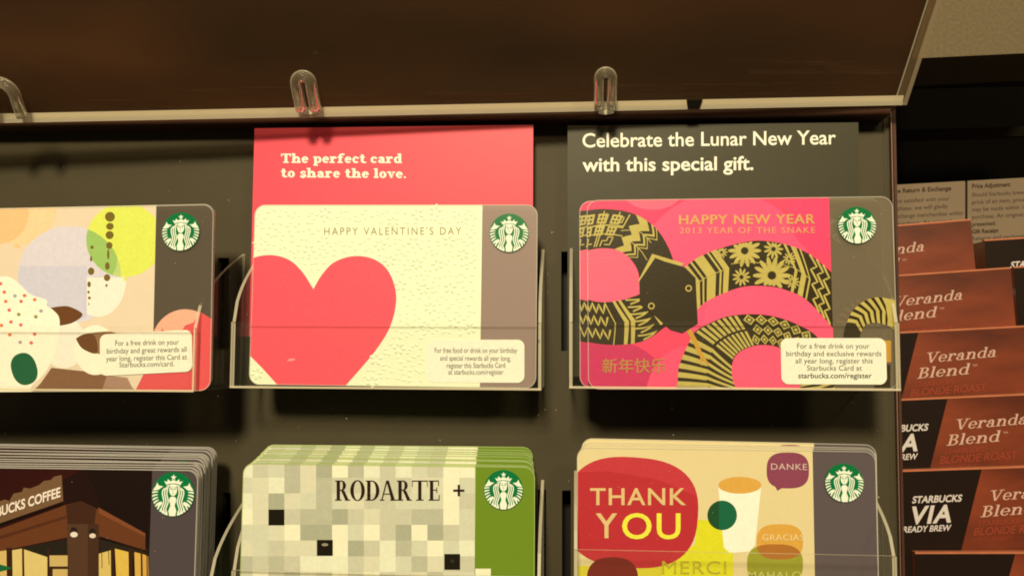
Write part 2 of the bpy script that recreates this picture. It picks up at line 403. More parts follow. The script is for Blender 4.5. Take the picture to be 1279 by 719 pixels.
def sticker(fr, t, P, lines, z, bold=.004, col=(70, 64, 44)):
    """P: pixel corners tl, tr, br, bl; lines: (text, x0, x1, baseline, baseline at the right)"""
    q = [fr.px(x, y, z) for x, y in P]
    x0, x1 = (q[0].x + q[3].x)/2, (q[1].x + q[2].x)/2; y1, y0 = (q[0].y + q[1].y)/2, (q[2].y + q[3].y)/2
    an = math.atan2(q[1].y - q[0].y, q[1].x - q[0].x); cx, cy = (x0+x1)/2, (y0+y1)/2
    pl = [(cx + (a-cx)*math.cos(an) - (b-cy)*math.sin(an), cy + (a-cx)*math.sin(an) + (b-cy)*math.cos(an)) for a, b in rrect(x0, y0, x1, y1, 2.0)]
    s = solid_poly('sticker', pl, z, z + .10, ink(252, 250, 222, .3), t)
    a = Art(fr, z + .11)
    m = ink(*col)
    for tx, a0, a1, b0, b1, *bd in lines: write(a, tx, a0, a1, b0, 6.4, m, b1, bold=bd[0] if bd else bold)
    a.build('sticker_text', s); return s

def copy_tree(o, parent=None):
    c = o.copy(); link(c)
    if parent is not None:
        c.parent = parent
    for ch in list(o.children): copy_tree(ch, c)
    return c
ORD = ['front', 'second', 'third', 'fourth', 'fifth', 'sixth', 'seventh', 'eighth', 'ninth', 'tenth', 'eleventh', 'twelfth', 'thirteenth']
def behind(t, frames, labels):
    for fr, lb in zip(frames, labels):
        c = copy_tree(t); fr.put(c); c['label'] = lb

# ================================================================ SETTING
def slab(name, px4, dist, mat, kind, thick=6, label=None, cat=None, tilt=0, yaw=0, roll=0):
    cx = sum(p[0] for p in px4)/4; cy = sum(p[1] for p in px4)/4
    fr = Frame(cx, cy, dist, tilt, yaw, roll)
    P = [(lambda q: (q.x, q.y))(fr.px(x, y)) for x, y in px4]
    o = solid_poly(name, P, -thick, 0, mat, None); fr.put(o)
    return tag(o, label, cat, None, kind), fr
BLACKW = solid('back_wall_paint', paint(20, 13, 6), .8, .3, 8)
slab('back_wall', [(-900, 1500), (2300, 1500), (2300, -900), (-900, -900)], 560, BLACKW, 'structure', 20)

# ================================================================ RACK
RF = Frame(639.5, 359.5, 288, 4, 4, 0.0)
rack = thing('card_rack', RF, 'olive grey plastic display rack with clear pockets holding rows of gift cards', 'display rack')
def rp(x, y, z=0): q = RF.px(x, y, z); return (q.x, q.y)
slots = []
for x0, x1, y0, y1 in ((272, 286, 322, 436), (701, 715, 314, 438), (278, 288, 615, 800), (672, 682, 611, 800), (702, 713, 612, 800)):
    slots.append([rp(x0, y1), rp(x1, y1), rp(x1, y0), rp(x0, y0)])
outer = [rp(-260, 860), rp(1127, 860), rp(1112, 143), rp(-260, 160)]
vs, tr = tess([outer] + slots)
V = [(a*MM, b*MM, 0) for a, b in vs] + [(a*MM, b*MM, -3*MM) for a, b in vs]; n = len(vs)
Fc = list(tr) + [(t[0]+n, t[2]+n, t[1]+n) for t in tr]; k = 0
for lp in [outer] + slots:
    m = len(lp)
    for i in range(m):
        a, b = k + i, k + (i+1) % m; Fc.append((a, b, b+n, a+n) if lp is not outer else (b, a, a+n, b+n))
    k += m
mesh('back_panel', V, Fc, PANEL, rack)
solid_poly('rear_cover', [rp(-250, 850), rp(1122, 850), rp(1108, 150), rp(-250, 165)], -16, -14, PANELDK, rack)
# right side wall and its rim
side = [rp(1111.5, 140, 0), rp(1115.0, 140, 0), rp(1129.5, 860, 0), rp(1126.5, 860, 0)]
solid_poly('side_wall', side[::-1], -16, 2.5, LIPM, rack)
side = [rp(1112, 140, 2.6), rp(1113.5, 140, 2.6), rp(1128, 860, 2.6), rp(1127, 860, 2.6)]
solid_poly('side_rim', side[::-1], 2.5, 2.9, SEAM, rack)
# rounded top lip: a bar swept along the top edge
def sweep(name, A, B, prof, mat, parent):
    """profile (y, z) offsets swept between two local points (mm)"""
    V, Fc = [], []; n = len(prof)
    for P in (A, B): V += [((P[0])*MM, (P[1]+y)*MM, (P[2]+z)*MM) for y, z in prof]
    for i in range(n): j = (i+1) % n; Fc.append((i, i+n, j+n, j))
    Fc += [tuple(range(n)), tuple(range(2*n-1, n-1, -1))]
    return mesh(name, V, Fc, mat, parent)
ZL = 8.0
A_, B_ = RF.px(-240, 156.5, ZL), RF.px(1110.5, 138, ZL)
prof = [(1.7*math.cos(R(a)), 1.7*math.sin(R(a))) for a in range(-90, 91, 15)] + [(1.7, -20), (-.6, -20)]
prof = [(math.sin(R(a))*1.5, math.cos(R(a))*1.5) for a in range(180, -1, -12)][::-1]
prof = [(1.5, -ZL), (1.5, 0)] + [(1.5*math.cos(R(a)), 1.5*math.sin(R(a))) for a in range(12, 180, 12)] + [(-1.5, 0), (-1.5, -ZL)]
sweep('top_lip', (A_.x, A_.y, A_.z), (B_.x, B_.y, B_.z), prof, LIPM, rack)

def pocket(xl, xr, yt, yb, wf, yback, bulge=0.55, label=None, crease=True, slots=True):
    """clear pocket: px extents of its front face at height wf above the panel, sides rising in a curve to px row yback at the panel"""
    p = link(bpy.data.objects.new('pocket', None), rack); p.empty_display_size = .01
    if label: p['label'] = label
    tl, tr_ = RF.px(xl, yt, wf), RF.px(xr, yt, wf); bl, br = RF.px(xl, yb, wf), RF.px(xr, yb, wf)
    x0, x1 = (tl.x+bl.x)/2, (tr_.x+br.x)/2; y0, y1 = (bl.y+br.y)/2, (tl.y+tr_.y)/2; th = .9
    yb_ = RF.px((xl+xr)/2, yback, 0).y
    fp = solid_poly('front_panel', rrect(x0, y0, x1, y1, .3, 2), wf - th, wf, ACR, p, ACREB)
    # creases of the bent sheet along the front corners
    for x in (x0, x1 - .45): solid_poly('bent_corner', [(x, y0+.1), (x+.45, y0+.1), (x+.45, y1-.1), (x, y1-.1)], wf+.01, wf+.12, CREASE, p)
    prof = [(wf - th, y0), (wf - th, y1)]
    for k in range(1, 13):
        t = k/12; prof.append(((wf-th)*(1-t), y1 + (yb_-y1) * (t**bulge)))
    prof.append((0.05, y0))
    for x in (x0, x1 - th):
        n = len(prof)
        V = [(x*MM, b*MM, a*MM) for a, b in prof] + [((x+th)*MM, b*MM, a*MM) for a, b in prof]
        t2 = tess([prof])[1]
        Fc = [(t[0], t[2], t[1]) for t in t2] + [tuple(i+n for i in t) for t in t2]; k = len(Fc)
        Fc += [(i, (i+1) % n, (i+1) % n + n, i+n) for i in range(n)]
        mesh('side_panel', V, Fc, [ACR, ACREB], p, [0]*k + [1]*n)
    boxm('floor', x0 + th, x1 - th, y0, y0 + th, .05, wf - th - .02, ACR, p, 0)
    solid_poly('floor_edge', [(x0, y0-.15), (x1, y0-.15), (x1, y0+.45), (x0, y0+.45)], wf+.01, wf+.16, ACREB, p)
    return p
pocket(-165, 243, 408, 487, 37, 318, label='clear pocket at the left holding the balloon and coffee cup card')
pocket(288, 676, 402, 485, 26, 312, label='clear pocket in the middle holding the heart card')
pocket(711, 1124, 402, 485.5, 32, 300, label='clear pocket at the right holding the snake card')
pocket(-165, 262, 721, 805, 36, 600, label='clear pocket at the lower left holding the storefront cards')
pocket(288, 675, 716, 800, 28, 596, label='clear pocket at the lower middle holding the pixel cards')
pocket(717, 1121, 690, 800, 29, 590, label='clear pocket at the lower right holding the thank you cards')

rs = random.Random(21); da = Art(RF, .02); DUST = solid('dust', (.55, .52, .42), .9)
for _ in range(150):
    x, y = rs.uniform(2, 1108), rs.uniform(196, 715); r_ = rs.choice((.35, .45, .5, .7, .9))
    da.add(ell(x, y, r_, r_*rs.uniform(.5, 1), rs.uniform(0, 180), 7), DUST)
do = da.build('dust_specks', rack); do['kind'] = 'stuff'

# header cards slid behind the pockets
hf = Frame(492, 300, 283, 4.2, 4, 0)
h = thing('header_card', hf, 'red header card behind the heart card reading about sharing the love', 'header card', 'header cards on the rack')
P = [(318, 420), (666, 420), (666, 156), (318, 157)]
cp = [(lambda q: (q.x, q.y))(hf.px(x, y)) for x, y in P]
cp = [(cp[3][0], cp[0][1]), (cp[2][0], cp[1][1]), (cp[2][0], cp[2][1]), (cp[3][0], cp[2][1])]
solid_poly('card_sheet', cp, -.4, 0, solid('red_card', paint(244, 78, 84), .42, .04), h)
a = Art(hf, .01); m = ink(253, 243, 196)
write(a, '', 351, 502, 203.5, 11.6, m, 203.8, src=serif('The perfect card', .25, .14, .14))
write(a, '', 351, 507, 221.5, 11.6, m, 222.5, src=serif('to share the love.', .25, .14, .14))
a.build('lettering', h)
hf = Frame(890, 300, 278.5, 4.2, 4, 0)
h = thing('header_card', hf, 'black header card behind the snake card announcing the Lunar New Year', 'header card', 'header cards on the rack')
P = [(709, 470), (1072, 470), (1072, 153), (709, 157)]
cp = [(lambda q: (q.x, q.y))(hf.px(x, y)) for x, y in P]
cp = [(cp[3][0], cp[0][1]), (cp[2][0], cp[1][1]), (cp[2][0], cp[2][1]), (cp[3][0], cp[3][1])]
solid_poly('card_sheet', cp, -.4, 0, solid('charcoal_card', paint(62, 56, 34), .45, .08), h)
a = Art(hf, .01); m = ink(252, 248, 200)
write(a, 'Celebrate the Lunar New Year', 727.5, 1044, 184, 17, m, 180, bold=.012)
write(a, 'with this special gift.', 727.5, 941, 214, 16.5, m, 212, bold=.018)
a.build('lettering', h)

# ---------------------------------------------------------------- heart card
SMOKE = clear('frosted_plastic', (.90, .89, .86), paint(150, 130, 104), .42, .2)
fr = card_frame(491, 368.3, 359.5, -.35)
t, art, C, sx = card('gift_card', fr, 601, solid('cream_card', paint(243, 240, 180), .42, .04, 200), clear('frosted_plastic', (.93, .90, .88), paint(176, 146, 118), .66, .2),
    'cream embossed gift card with a big red heart, in the middle pocket', 'gift cards in the rack')
RED = ink(253, 84, 88)
right = smooth_line([(391.4, 361), (402, 343), (418, 327), (443, 319.6), (468, 324), (486, 340), (495, 370), (488, 406), (468, 439), (432, 481)], 5)
left = smooth_line([(347, 481), (328, 460), (309, 440), (292, 415), (283, 385), (285, 356), (297, 335), (316, 322), (340, 318.5), (362, 325), (378, 340), (391.4, 361)], 5)
art.add(right + [(390, 530)] + left, RED)
art.build('printed_heart', t)
# embossed petals, raised from the card
ps = Art(fr, CT/2 + .012, [C]); cream = solid('cream_card', paint(243, 240, 180), .42, .04, 200)
import itertools
hearth = right + [(390, 530)] + left
def inside(p, poly):
    r = False
    for i in range(len(poly)):
        a, b = poly[i-1], poly[i]
        if (a[1] > p[1]) != (b[1] > p[1]) and p[0] < (b[0]-a[0]) * (p[1]-a[1]) / (b[1]-a[1]) + a[0]: r = not r
    return r
PV, PF = [], []
def petal(x, y, L, Wd, an, hgt=.24):
    q = fr.px(x, y, CT/2); k = len(PV); n = 10; s_ = CW/359.5
    for f, h_ in ((1, 0), (.78, .55), (.4, .92)):
        for kk in range(n):
            a_ = 2*math.pi*kk/n; u, v = L*s_*f*math.cos(a_), Wd*s_*f*math.sin(a_)
            PV.append(((q.x + u*math.cos(an) - v*math.sin(an))*MM, (q.y + u*math.sin(an) + v*math.cos(an))*MM, (CT/2 + hgt*h_)*MM))
    PV.append((q.x*MM, q.y*MM, (CT/2 + hgt)*MM))
    for r_ in (0, 1): PF.extend([(k+r_*n+i, k+r_*n+(i+1) % n, k+(r_+1)*n+(i+1) % n, k+(r_+1)*n+i) for i in range(n)])
    PF.extend([(k+2*n+i, k+2*n+(i+1) % n, k+3*n) for i in range(n)])
rs = random.Random(3)
spots = []
for _ in range(3500):
    x, y = rs.uniform(318, 594), rs.uniform(262, 476)
    if any(inside((x+dx, y+dy), hearth) for dx, dy in ((0,0),(7,0),(-7,0),(0,7),(0,-7),(5,5),(-5,5),(5,-5),(-5,-5))) or (400 < x < 580 and 279 < y < 297): continue
    if 300 < x < 400 and 440 < y and x < 345 + (y-440): pass
    big = rs.random() < .3
    if any(math.hypot(x-a, y-b) < c + (6.5 if big else 1.6) for a, b, c in spots): continue
    if x > 530 and y > 418: continue
    spots.append((x, y, 9.5 if big else 3.4))
    if big:
        n = rs.choice((5, 6)); a0 = rs.uniform(0, 6)
        for k in range(n):
            an = a0 + 2*math.pi*k/n; petal(x + 5.4*math.cos(an), y - 5.4*math.sin(an), 3.6, 2.3, an)
    else: petal(x, y, rs.uniform(2.4, 4), rs.uniform(1.2, 2), rs.uniform(-.6, .6), .18)
pm = mesh('embossed_petals', PV, PF, cream, t, smooth=True); pm['kind'] = 'stuff'
a = Art(fr, CT/2 + .03)
write(a, "HAPPY VALENTINE'S DAY", 405, 576, 293.5, 9.2, ink(150, 118, 66), 293, bold=-.004, spacing=1.35)
a.add(ell(364, 449, 5, 1.5, -8, 14), ink(255, 150, 140))  # highlight on the heart, painted as a pale glint
a.build('lettering', t)
badge(fr, 636, 291, 24.2, CT/2, t)
sticker(fr, t, [(534, 424), (655, 424), (655, 478), (533, 477)], [
    ('For free food or drink on your birthday', 543, 646, 440.5, 440.5), ('and special rewards all year long,', 549.5, 638, 450, 450.5),
    ('register this Starbucks Card', 558, 631, 459.5, 459, .006), ('at starbucks.com/register', 560, 629, 467.5, 467.5)], CT/2 + .02)
heart_behind = [Frame(492 + k*1.0, 368.3, CW*F/359.5 + 2.6*k, 4.5, 4, -.35 + .1*k) for k in (1, 2)]
# stock behind, seen through the strip: copies of the same card
behind(t, heart_behind, ['cream heart gift card hidden right behind the front heart card', 'cream heart gift card at the back of the middle pocket'])

# ---------------------------------------------------------------- snake card
fr = card_frame(923.5, 366, 378.5, .35)
PINK = (247, 68, 92)
t, art, C, sx = card('gift_card', fr, 1039, solid('pink_card', paint(*PINK), .38, .04), clear('smoked_plastic', (.90, .88, .82), paint(142, 122, 86), .46, .2),
    'pink gift card with black and gold snake, front one in the right pocket', 'gift cards in the rack')
K = ink(48, 36, 12); G = solid('gold_foil', paint(196, 172, 78), .36, .15, 500)
art.add(ell(800, 235, 150, 92), ink(238, 58, 92)); art.add(ell(815, 240, 36, 22), ink(252, 96, 112))
art.add(ell(905, 330, 105, 90), ink(252, 82, 108)); art.add(ell(1030, 262, 46, 56), ink(240, 66, 96))
art.add(ell(766, 344, 46, 46), ink(255, 96, 110)); art.add(ell(760, 500, 80, 76), ink(208, 48, 84)); art.add(ell(860, 500, 54, 68), ink(250, 80, 104))
art.add(ell(960, 470, 60, 62), ink(253, 88, 108))
art.add(ell(970, 395, 90, 62), ink(255, 86, 108))
class Band:
    def __init__(s, A, B, n=60):
        s.A, s.B = s.res(smooth_line(A), n), s.res(smooth_line(B), n); s.n = n
    @staticmethod
    def res(P, n):
        d = [0]
        for i in range(1, len(P)): d.append(d[-1] + math.hypot(P[i][0]-P[i-1][0], P[i][1]-P[i-1][1]))
        out = []; j = 0
        for k in range(n+1):
            x = d[-1]*k/n
            while j < len(P)-2 and d[j+1] < x: j += 1
            u = (x-d[j]) / max(1e-9, d[j+1]-d[j]); out.append((P[j][0]+(P[j+1][0]-P[j][0])*u, P[j][1]+(P[j+1][1]-P[j][1])*u))
        return out
    def at(s, t, u):
        t = max(0, min(.99999, t))*s.n; i = int(t); f = t-i
        a = [s.A[i][q]*(1-f)+s.A[i+1][q]*f for q in (0, 1)]; b = [s.B[i][q]*(1-f)+s.B[i+1][q]*f for q in (0, 1)]
        return (a[0]*(1-u)+b[0]*u, a[1]*(1-u)+b[1]*u)
    def outline(s): return s.A + s.B[::-1]
    def poly(s, P, k=4):
        out = []
        for i in range(len(P)):
            a, b = P[i], P[(i+1) % len(P)]
            for j in range(k): out.append(s.at(a[0]+(b[0]-a[0])*j/k, a[1]+(b[1]-a[1])*j/k))
        return out
    def line(s, P, w, k=4):
        pts = []
        for i in range(len(P)-1):
            a, b = P[i], P[i+1]
            for j in range(k): pts.append(s.at(a[0]+(b[0]-a[0])*j/k, a[1]+(b[1]-a[1])*j/k))
        pts.append(s.at(*P[-1])); return ribbon(pts, w)
def flower(cx, cy, r, n=12):
    for k in range(n):
        an = 360*k/n; q = r
        while q > r*.35 and not inside((cx + q*1.04*math.cos(R(an)), cy + q*1.04*math.sin(R(an))), Cb.outline()): q *= .94
        l = (q - r*.2)/2; art.add(ell(cx + (r*.2+l)*math.cos(R(an)), cy + (r*.2+l)*math.sin(R(an)), l, r*.12, an, 12), G)
    art.add(ell(cx, cy, r*.16, n=12), K)
A = Band([(716,268),(728,264),(739,262),(755,261),(782,264),(804,273),(822,288),(835,309),(842,328)], [(716,321),(728,315),(737,312),(753,310),(771,312),(784,320),(793,331),(797,340),(799,350)])
B = Band([(716,368),(735,374),(750,377),(772,375.5),(797,368),(812,360)], [(716,422),(735,427),(755,430),(780,430),(808,424),(836,404)])
Cb = Band([(852,336),(873,321),(903,309),(938,301),(967,302),(996,310),(1016,321),(1042,343)], [(868,390),(880,378),(900,367.6),(929,358),(958,357.4),(981,362),(1008,375),(1042,411)])
D = Band([(840,500),(846,480),(848,457),(859,431),(868,414),(888,402.7),(908,395),(938,392),(967,395),(996,405),(1022,422),(1040,460),(1046,500)], [(930,500),(919,484),(914,467),(916,449),(926,438),(946,431),(967,432),(978,438),(990,450),(996,462),(998,475),(1000,485),(1000,500)])
for b in (A, B, Cb, D): art.add(b.outline(), K)
# A: maze of squares, then chevrons
for i in range(3):
    for j in range(2):
        t0, u0 = .10+.115*i, .12+.30*j
        art.many([A.poly([(t0, u0), (t0+.085, u0), (t0+.085, u0+.24), (t0, u0+.24)])], G)
        for a_ in (.2, .58):
            for b_ in (.2, .6): art.add(A.poly([(t0+.085*a_, u0+.24*b_), (t0+.085*(a_+.22), u0+.24*b_), (t0+.085*(a_+.22), u0+.24*(b_+.22)), (t0+.085*a_, u0+.24*(b_+.22))], 2), K)
art.many(A.line([(.02, .43), (.46, .38)], 1.6) + A.line([(.0, .62), (.5, .62)], 1.3) + A.line([(.255, .05), (.255, .95)], 1.4) + A.line([(.28, .1), (.28, .95)], 1.4) +
  A.line([(.02, .95), (.02, .75), (.07, .75), (.07, .9), (.12, .9), (.12, .72), (.17, .72), (.17, .86), (.22, .86)], 1.5, 2) +
  A.line([(.32, .95), (.32, .8), (.37, .8), (.37, .7), (.42, .7), (.42, .9), (.36, .9)], 1.5, 2) +
  A.line([(.38, .04), (.38, .16), (.43, .16), (.43, .3), (.39, .3)], 1.5, 2) + A.line([(.46, .05), (.46, .42), (.41, .42), (.41, .55)], 1.6, 2) +
  A.line([(.03, .08), (.03, .35), (.07, .35), (.07, .12)], 1.4, 2), G)
for c0 in (.50,):
    for k, (wd) in enumerate((.10, .025, .012)):
        tt = c0 + (0, .14, .19)[k]
        P1 = []
        for j in range(4): P1 += [(tt + j*.0, j/3.0), (tt + .07, (j+.5)/3.0)] if j < 3 else [(tt, 1)]
        art.add(A.poly(P1 + [(a+wd, u) for a, u in P1[::-1]], 2), G)
art.many(A.line([(.46, .5), (.6, .33), (.75, .33)], 1.0) + A.line([(.5, .66), (.85, .66)], 1.0), G)
# B: zigzags and arrow shapes
for k in range(3):
    P1 = [(0.0+.0, .1+.3*k)]
    for j in range(1, 11): P1.append((j*.04, .05+.3*k + (.22 if j % 2 else 0)))
    art.many(B.line(P1, 2.3, 2), G)
for tt in (.5, .57): art.add(B.poly([(tt, 0), (tt+.035, 0), (tt+.12, .5), (tt+.035, 1), (tt, 1), (tt+.07, .5)], 4), G)
for j in range(6): 
    u = j/6; art.many(B.line([(.66, u+.02), (.86, u+.13), (.70, u+.14)], 2.0, 3), G)
art.many(B.line([(.88, .1), (.93, .9)], 3.5) + B.line([(.40, .0), (.47, .5), (.40, 1)], 1.3), G)
# C: slanted blocks, flowers, chevrons, zigzag
for k, (a0, wd) in enumerate(((.02, .06), (.10, .012), (.13, .06), (.215, .012), (.24, .035))):
    art.add(Cb.poly([(a0-.04, .0), (a0+wd-.04, .0), (a0+wd+.01, .5), (a0+wd-.03, 1), (a0-.03, 1), (a0+.01, .5)], 4), G)
for cx, cy, r in ((930, 313, 21), (966, 311, 12.5), (926, 346, 11.5), (964, 344, 24), (986, 323, 8.5), (901, 315, 8), (990, 352, 9)): flower(cx, cy, r, 14 if r > 15 else 11)
for a0, wd in ((.69, .018), (.735, .035), (.79, .012)):
    art.add(Cb.poly([(a0-.05, 0), (a0+wd-.05, 0), (a0+wd, .5), (a0+wd-.05, 1), (a0-.05, 1), (a0, .5)], 4), G)
for c0 in (.83, .88, .93):
    P1 = [(c0 + (.03 if j % 2 else -.02), j/7) for j in range(8)]
    art.many(Cb.line(P1, 2.4, 2), G)
art.many(Cb.line([(.0, .5), (.26, .5)], 1.0) + Cb.line([(.3, .42), (.5, .5), (.68, .45), (.8, .5)], .9), G)
# D: stripes, fan, diamonds
for k in range(7):
    a0 = .02 + k*.034; art.add(D.poly([(a0, 0), (a0+.02, 0), (a0+.035, .5), (a0+.015, .5)], 3), G); art.add(D.poly([(a0+.0, 1), (a0+.018, 1), (a0+.035, .5), (a0+.02, .5)], 3), G)
for k in range(8):
    a0 = .27 + k*.022; art.add(D.poly([(a0, .02), (a0+.012, .02), (a0+.02, .46), (a0+.006, .46)], 3), G); art.add(D.poly([(a0+.01, .52), (a0+.022, .52), (a0+.028, .98), (a0+.014, .98)], 3), G)
for i in range(6):
    for j in range(3):
        tc, uc = .475 + i*.048 + (.024 if j % 2 else 0), .18 + j*.32
        for s_, m_ in ((1, G), (.66, K), (.38, G)):
            art.add(D.poly([(tc-.024*s_, uc), (tc, uc-.17*s_), (tc+.024*s_, uc), (tc, uc+.17*s_)], 2), m_)
for k in range(9):
    a0 = .78 + k*.024; art.add(D.poly([(a0, .0), (a0+.011, .0), (a0+.02, .5), (a0+.011, 1), (a0, 1), (a0+.009, .5)], 3), G)
# head
art.add([(797,351),(814.5,317),(854,329),(850,334),(818,322),(801,357)], G)
art.add([(798.5,351),(817.5,323),(855,333.5),(868.7,347),(871.5,404),(852,416),(837,411.7),(819,395),(799,380)], K)
for x, y in ((860, 360), (813.5, 382)): art.add(ell(x, y, 4.2, n=18), G); art.add(ell(x, y, 2.7, n=16), K)
OG = solid('amber_foil', paint(206, 150, 48), .36, .1)
art.many(ribbon([(860, 412), (868, 426), (874, 440), (885, 456)], [6, 6, 5, 2]), OG); art.many(ribbon([(872, 434), (876, 446), (876, 456)], [4, 3, 1.5]), OG)
art.build('printed_snake', t)
# the piece of tail printed on the clear strip
a = Art(fr, CT/2 + .01, [C, [(sx + .2, -100), (100, -100), (100, 100), (sx + .2, 100)]])
Fb = Band([(1052,440),(1054,415),(1058,402),(1065,388),(1079,376),(1097,371),(1118,375)], [(1076,440),(1074,421),(1079,408),(1086,404),(1094,403),(1108,406),(1118,412)])
a.add(Fb.outline(), K)
for k in range(7):
    a0 = .34 + k*.085; a.add(Fb.poly([(a0, 0), (a0+.045, 0), (a0+.10, .5), (a0+.05, 1), (a0, 1), (a0+.055, .5)], 3), G)
a.add(Fb.poly([(.88, 0), (1, 0), (1, 1), (.88, 1)], 3), G)
a.add([(1100, 425), (1113, 425), (1113, 452), (1100, 452)], OG)
a.add([(1092, 455), (1112, 455), (1112, 484), (1092, 484)], K)
a.build('printed_tail', t)
a = Art(fr, CT/2 + .2)
write(a, 'HAPPY NEW YEAR', 848, 1018, 280, 11.2, ink(216, 160, 84), 279, bold=.02, spacing=1.12)
write(a, '2013 YEAR OF THE SNAKE', 849, 1018, 291.5, 7.4, solid('pale_foil', paint(226, 160, 100), .36), 291, bold=.002, spacing=1.2)
write(a, '\u65b0\u5e74\u5feb\u4e50', 752, 832, 464, 18.5, ink(190, 130, 64), 463.5, bold=.012)
a.build('lettering', t)
badge(fr, 1070, 281.5, 23.8, CT/2, t)
sticker(fr, t, [(976, 422), (1107, 422), (1107, 481), (975, 478.5)], [
    ('For a free drink on your', 995.5, 1086, 435, 435), ('birthday and exclusive rewards', 982, 1101, 444.5, 444.5), ('all year long, register this', 993.5, 1090, 453.5, 453.5),
    ('Starbucks Card at', 1008, 1076.5, 462.5, 462.5), ('starbucks.com/register', 997, 1089, 472, 472, .016)], CT/2 + .22)
behind(t, [Frame(911.5, 366.5, CW*F/377.5 + 2.2, 4.5, 4, .1)], ['pink snake gift card peeking out left of the front snake card'])

# ---------------------------------------------------------------- balloon and cups card
fr = card_frame(88, 373, 365, .8)
t, art, C, sx = card('gift_card', fr, 192.5, solid('ivory_card', paint(234, 206, 158), .38, .03), clear('dark_smoked_plastic', (.80, .78, .72), paint(116, 100, 74), .5, .2),
    'white gift card with balloons and coffee cups, front one at the left', 'gift cards in the rack')
z5 = lambda x, y: (x/2.767, y/2.767 + 240)
SM = lambda P: smooth_line(P + [P[0]], 5)
def E5(x, y, rx, ry=None, rot=0, p=2): cx, cy = z5(x, y); return ell(cx, cy, rx/2.767, (ry or rx)/2.767, rot, 40, p)
art.add(E5(65, 50, 130), ink(253, 205, 140)); art.add(E5(-10, 70, 110), ink(244, 190, 120)); art.add([z5(45, 192), z5(72, 192), z5(62, 178), z5(55, 178)], ink(240, 195, 120))
LIL = ell(*z5(240, 285), 178/2.767, 168/2.767, 0, 48)
art.add(LIL, ink(224, 208, 196))
art.add([z5(260, 295), z5(440, 295), z5(440, 480), z5(260, 480)], ink(250, 232, 200), extra=[[(lambda q: (q.x, q.y))(fr.px(x, y, CT/2)) for x, y in ell(*z5(340, 300), 96/2.767, 130/2.767)][::-1]])
art.add(ell(*z5(222, 300), 160/2.767, 150/2.767), ink(212, 200, 190), extra=[[(lambda q: (q.x, q.y))(fr.px(x, y, CT/2)) for x, y in [z5(0, 500), z5(300, 500), z5(300, 255), z5(0, 255)]]])
LIME = ell(*z5(430, 165), 132/2.767, 128/2.767)
art.add(LIME, ink(226, 226, 84)); art.add([z5(424, 305), z5(440, 305), z5(434, 290)], ink(220, 220, 90))
loc = lambda P: [(lambda q: (q.x, q.y))(fr.px(x, y, CT/2)) for x, y in P]
def ccw(P):
    a_ = sum(P[i-1][0]*P[i][1] - P[i][0]*P[i-1][1] for i in range(len(P))); return P if a_ > 0 else P[::-1]
art.add(LIME, ink(196, 206, 110), extra=[ccw(loc(LIL))]); art.add(LIME, ink(160, 190, 90), extra=[ccw(loc(LIL)), ccw(loc(ell(*z5(310, 230), 95/2.767, 100/2.767)))])
BR = ink(122, 98, 34)
for x, y, a_, b_ in ((380,85,17,17),(380,118,13,12),(379,148,14,14),(378,184,11,12),(374,215,4,18),(371,255,8,13),(370,295,11,12),(368,322,4,5),
    (318,190,6,6),(315,230,4,10),(315,273,11,13),(308,318,6,10),(306,345,4,5),(309,365,5,5),(307,386,2,4)): art.add(E5(x, y, a_, b_), BR)
WC = ink(254, 246, 216); CF = ink(110, 66, 30)
art.add([z5(100, 700), z5(140, 660), z5(178, 606), z5(330, 622), z5(430, 655), z5(490, 700)], ink(134, 92, 56))
art.add([z5(350, 690), z5(370, 632), z5(440, 640), z5(470, 700)], ink(170, 130, 96))
art.add(E5(220, 520, 78, 88), ink(248, 232, 200)); art.add(E5(330, 545, 72, 86), WC)
art.add(SM([z5(165, 402), z5(200, 395), z5(240, 395), z5(285, 420), z5(262, 445), z5(225, 458), z5(190, 455)]), CF)
art.add(SM([z5(262, 505), z5(300, 488), z5(400, 486), z5(400, 560), z5(330, 556), z5(285, 540)]), ink(150, 108, 66)); art.add(SM([z5(262, 505), z5(300, 488), z5(330, 500), z5(335, 556), z5(285, 540)]), CF)
art.add(SM([z5(-60, 300), z5(0, 292), z5(30, 292), z5(62, 312), z5(105, 352), z5(160, 372), z5(162, 392), z5(185, 408), z5(206, 440), z5(200, 520), z5(180, 580), z5(150, 630), z5(110, 668), z5(90, 700), z5(-60, 700)]), WC)
art.add(SM([z5(-60, 530), z5(80, 530), z5(190, 470), z5(198, 520), z5(178, 585), z5(150, 630), z5(108, 670), z5(90, 700), z5(-60, 700)]), ink(252, 240, 212))
for i, (x, y) in enumerate(((15,345),(20,377),(52,358),(73,377),(85,357),(120,371),(32,407),(65,422),(38,448),(72,458),(142,410),(124,430),(120,490),(34,492),(70,518),(108,520),(2,316),(5,460))):
    art.add(E5(x, y, 6.5, 6), ink(*((226,110,84),(150,140,70),(168,160,150),(230,120,60))[(i*7) % 4 if i % 3 else 0]))
art.add(E5(84, 610, 44, 56, -18, 2.3), ink(24, 92, 50))
art.build('printed_balloons', t)
a = Art(fr, CT/2 + .012, [C])
a.add(E5(640, 530, 118, 126), ink(238, 172, 128), extra=[ccw(loc([z5(515, 700), z5(900, 700), z5(900, 380), z5(515, 380)]))])
a.add([z5(465, 690), z5(530, 560), z5(560, 470), z5(600, 520), z5(640, 460), z5(668, 450), z5(690, 412), z5(735, 440), z5(742, 560), z5(738, 640), z5(715, 690)], ink(228, 84, 76))
a.build('printed_red_cup', t)
badge(fr, 226.5, 289.5, 23.4, CT/2, t)
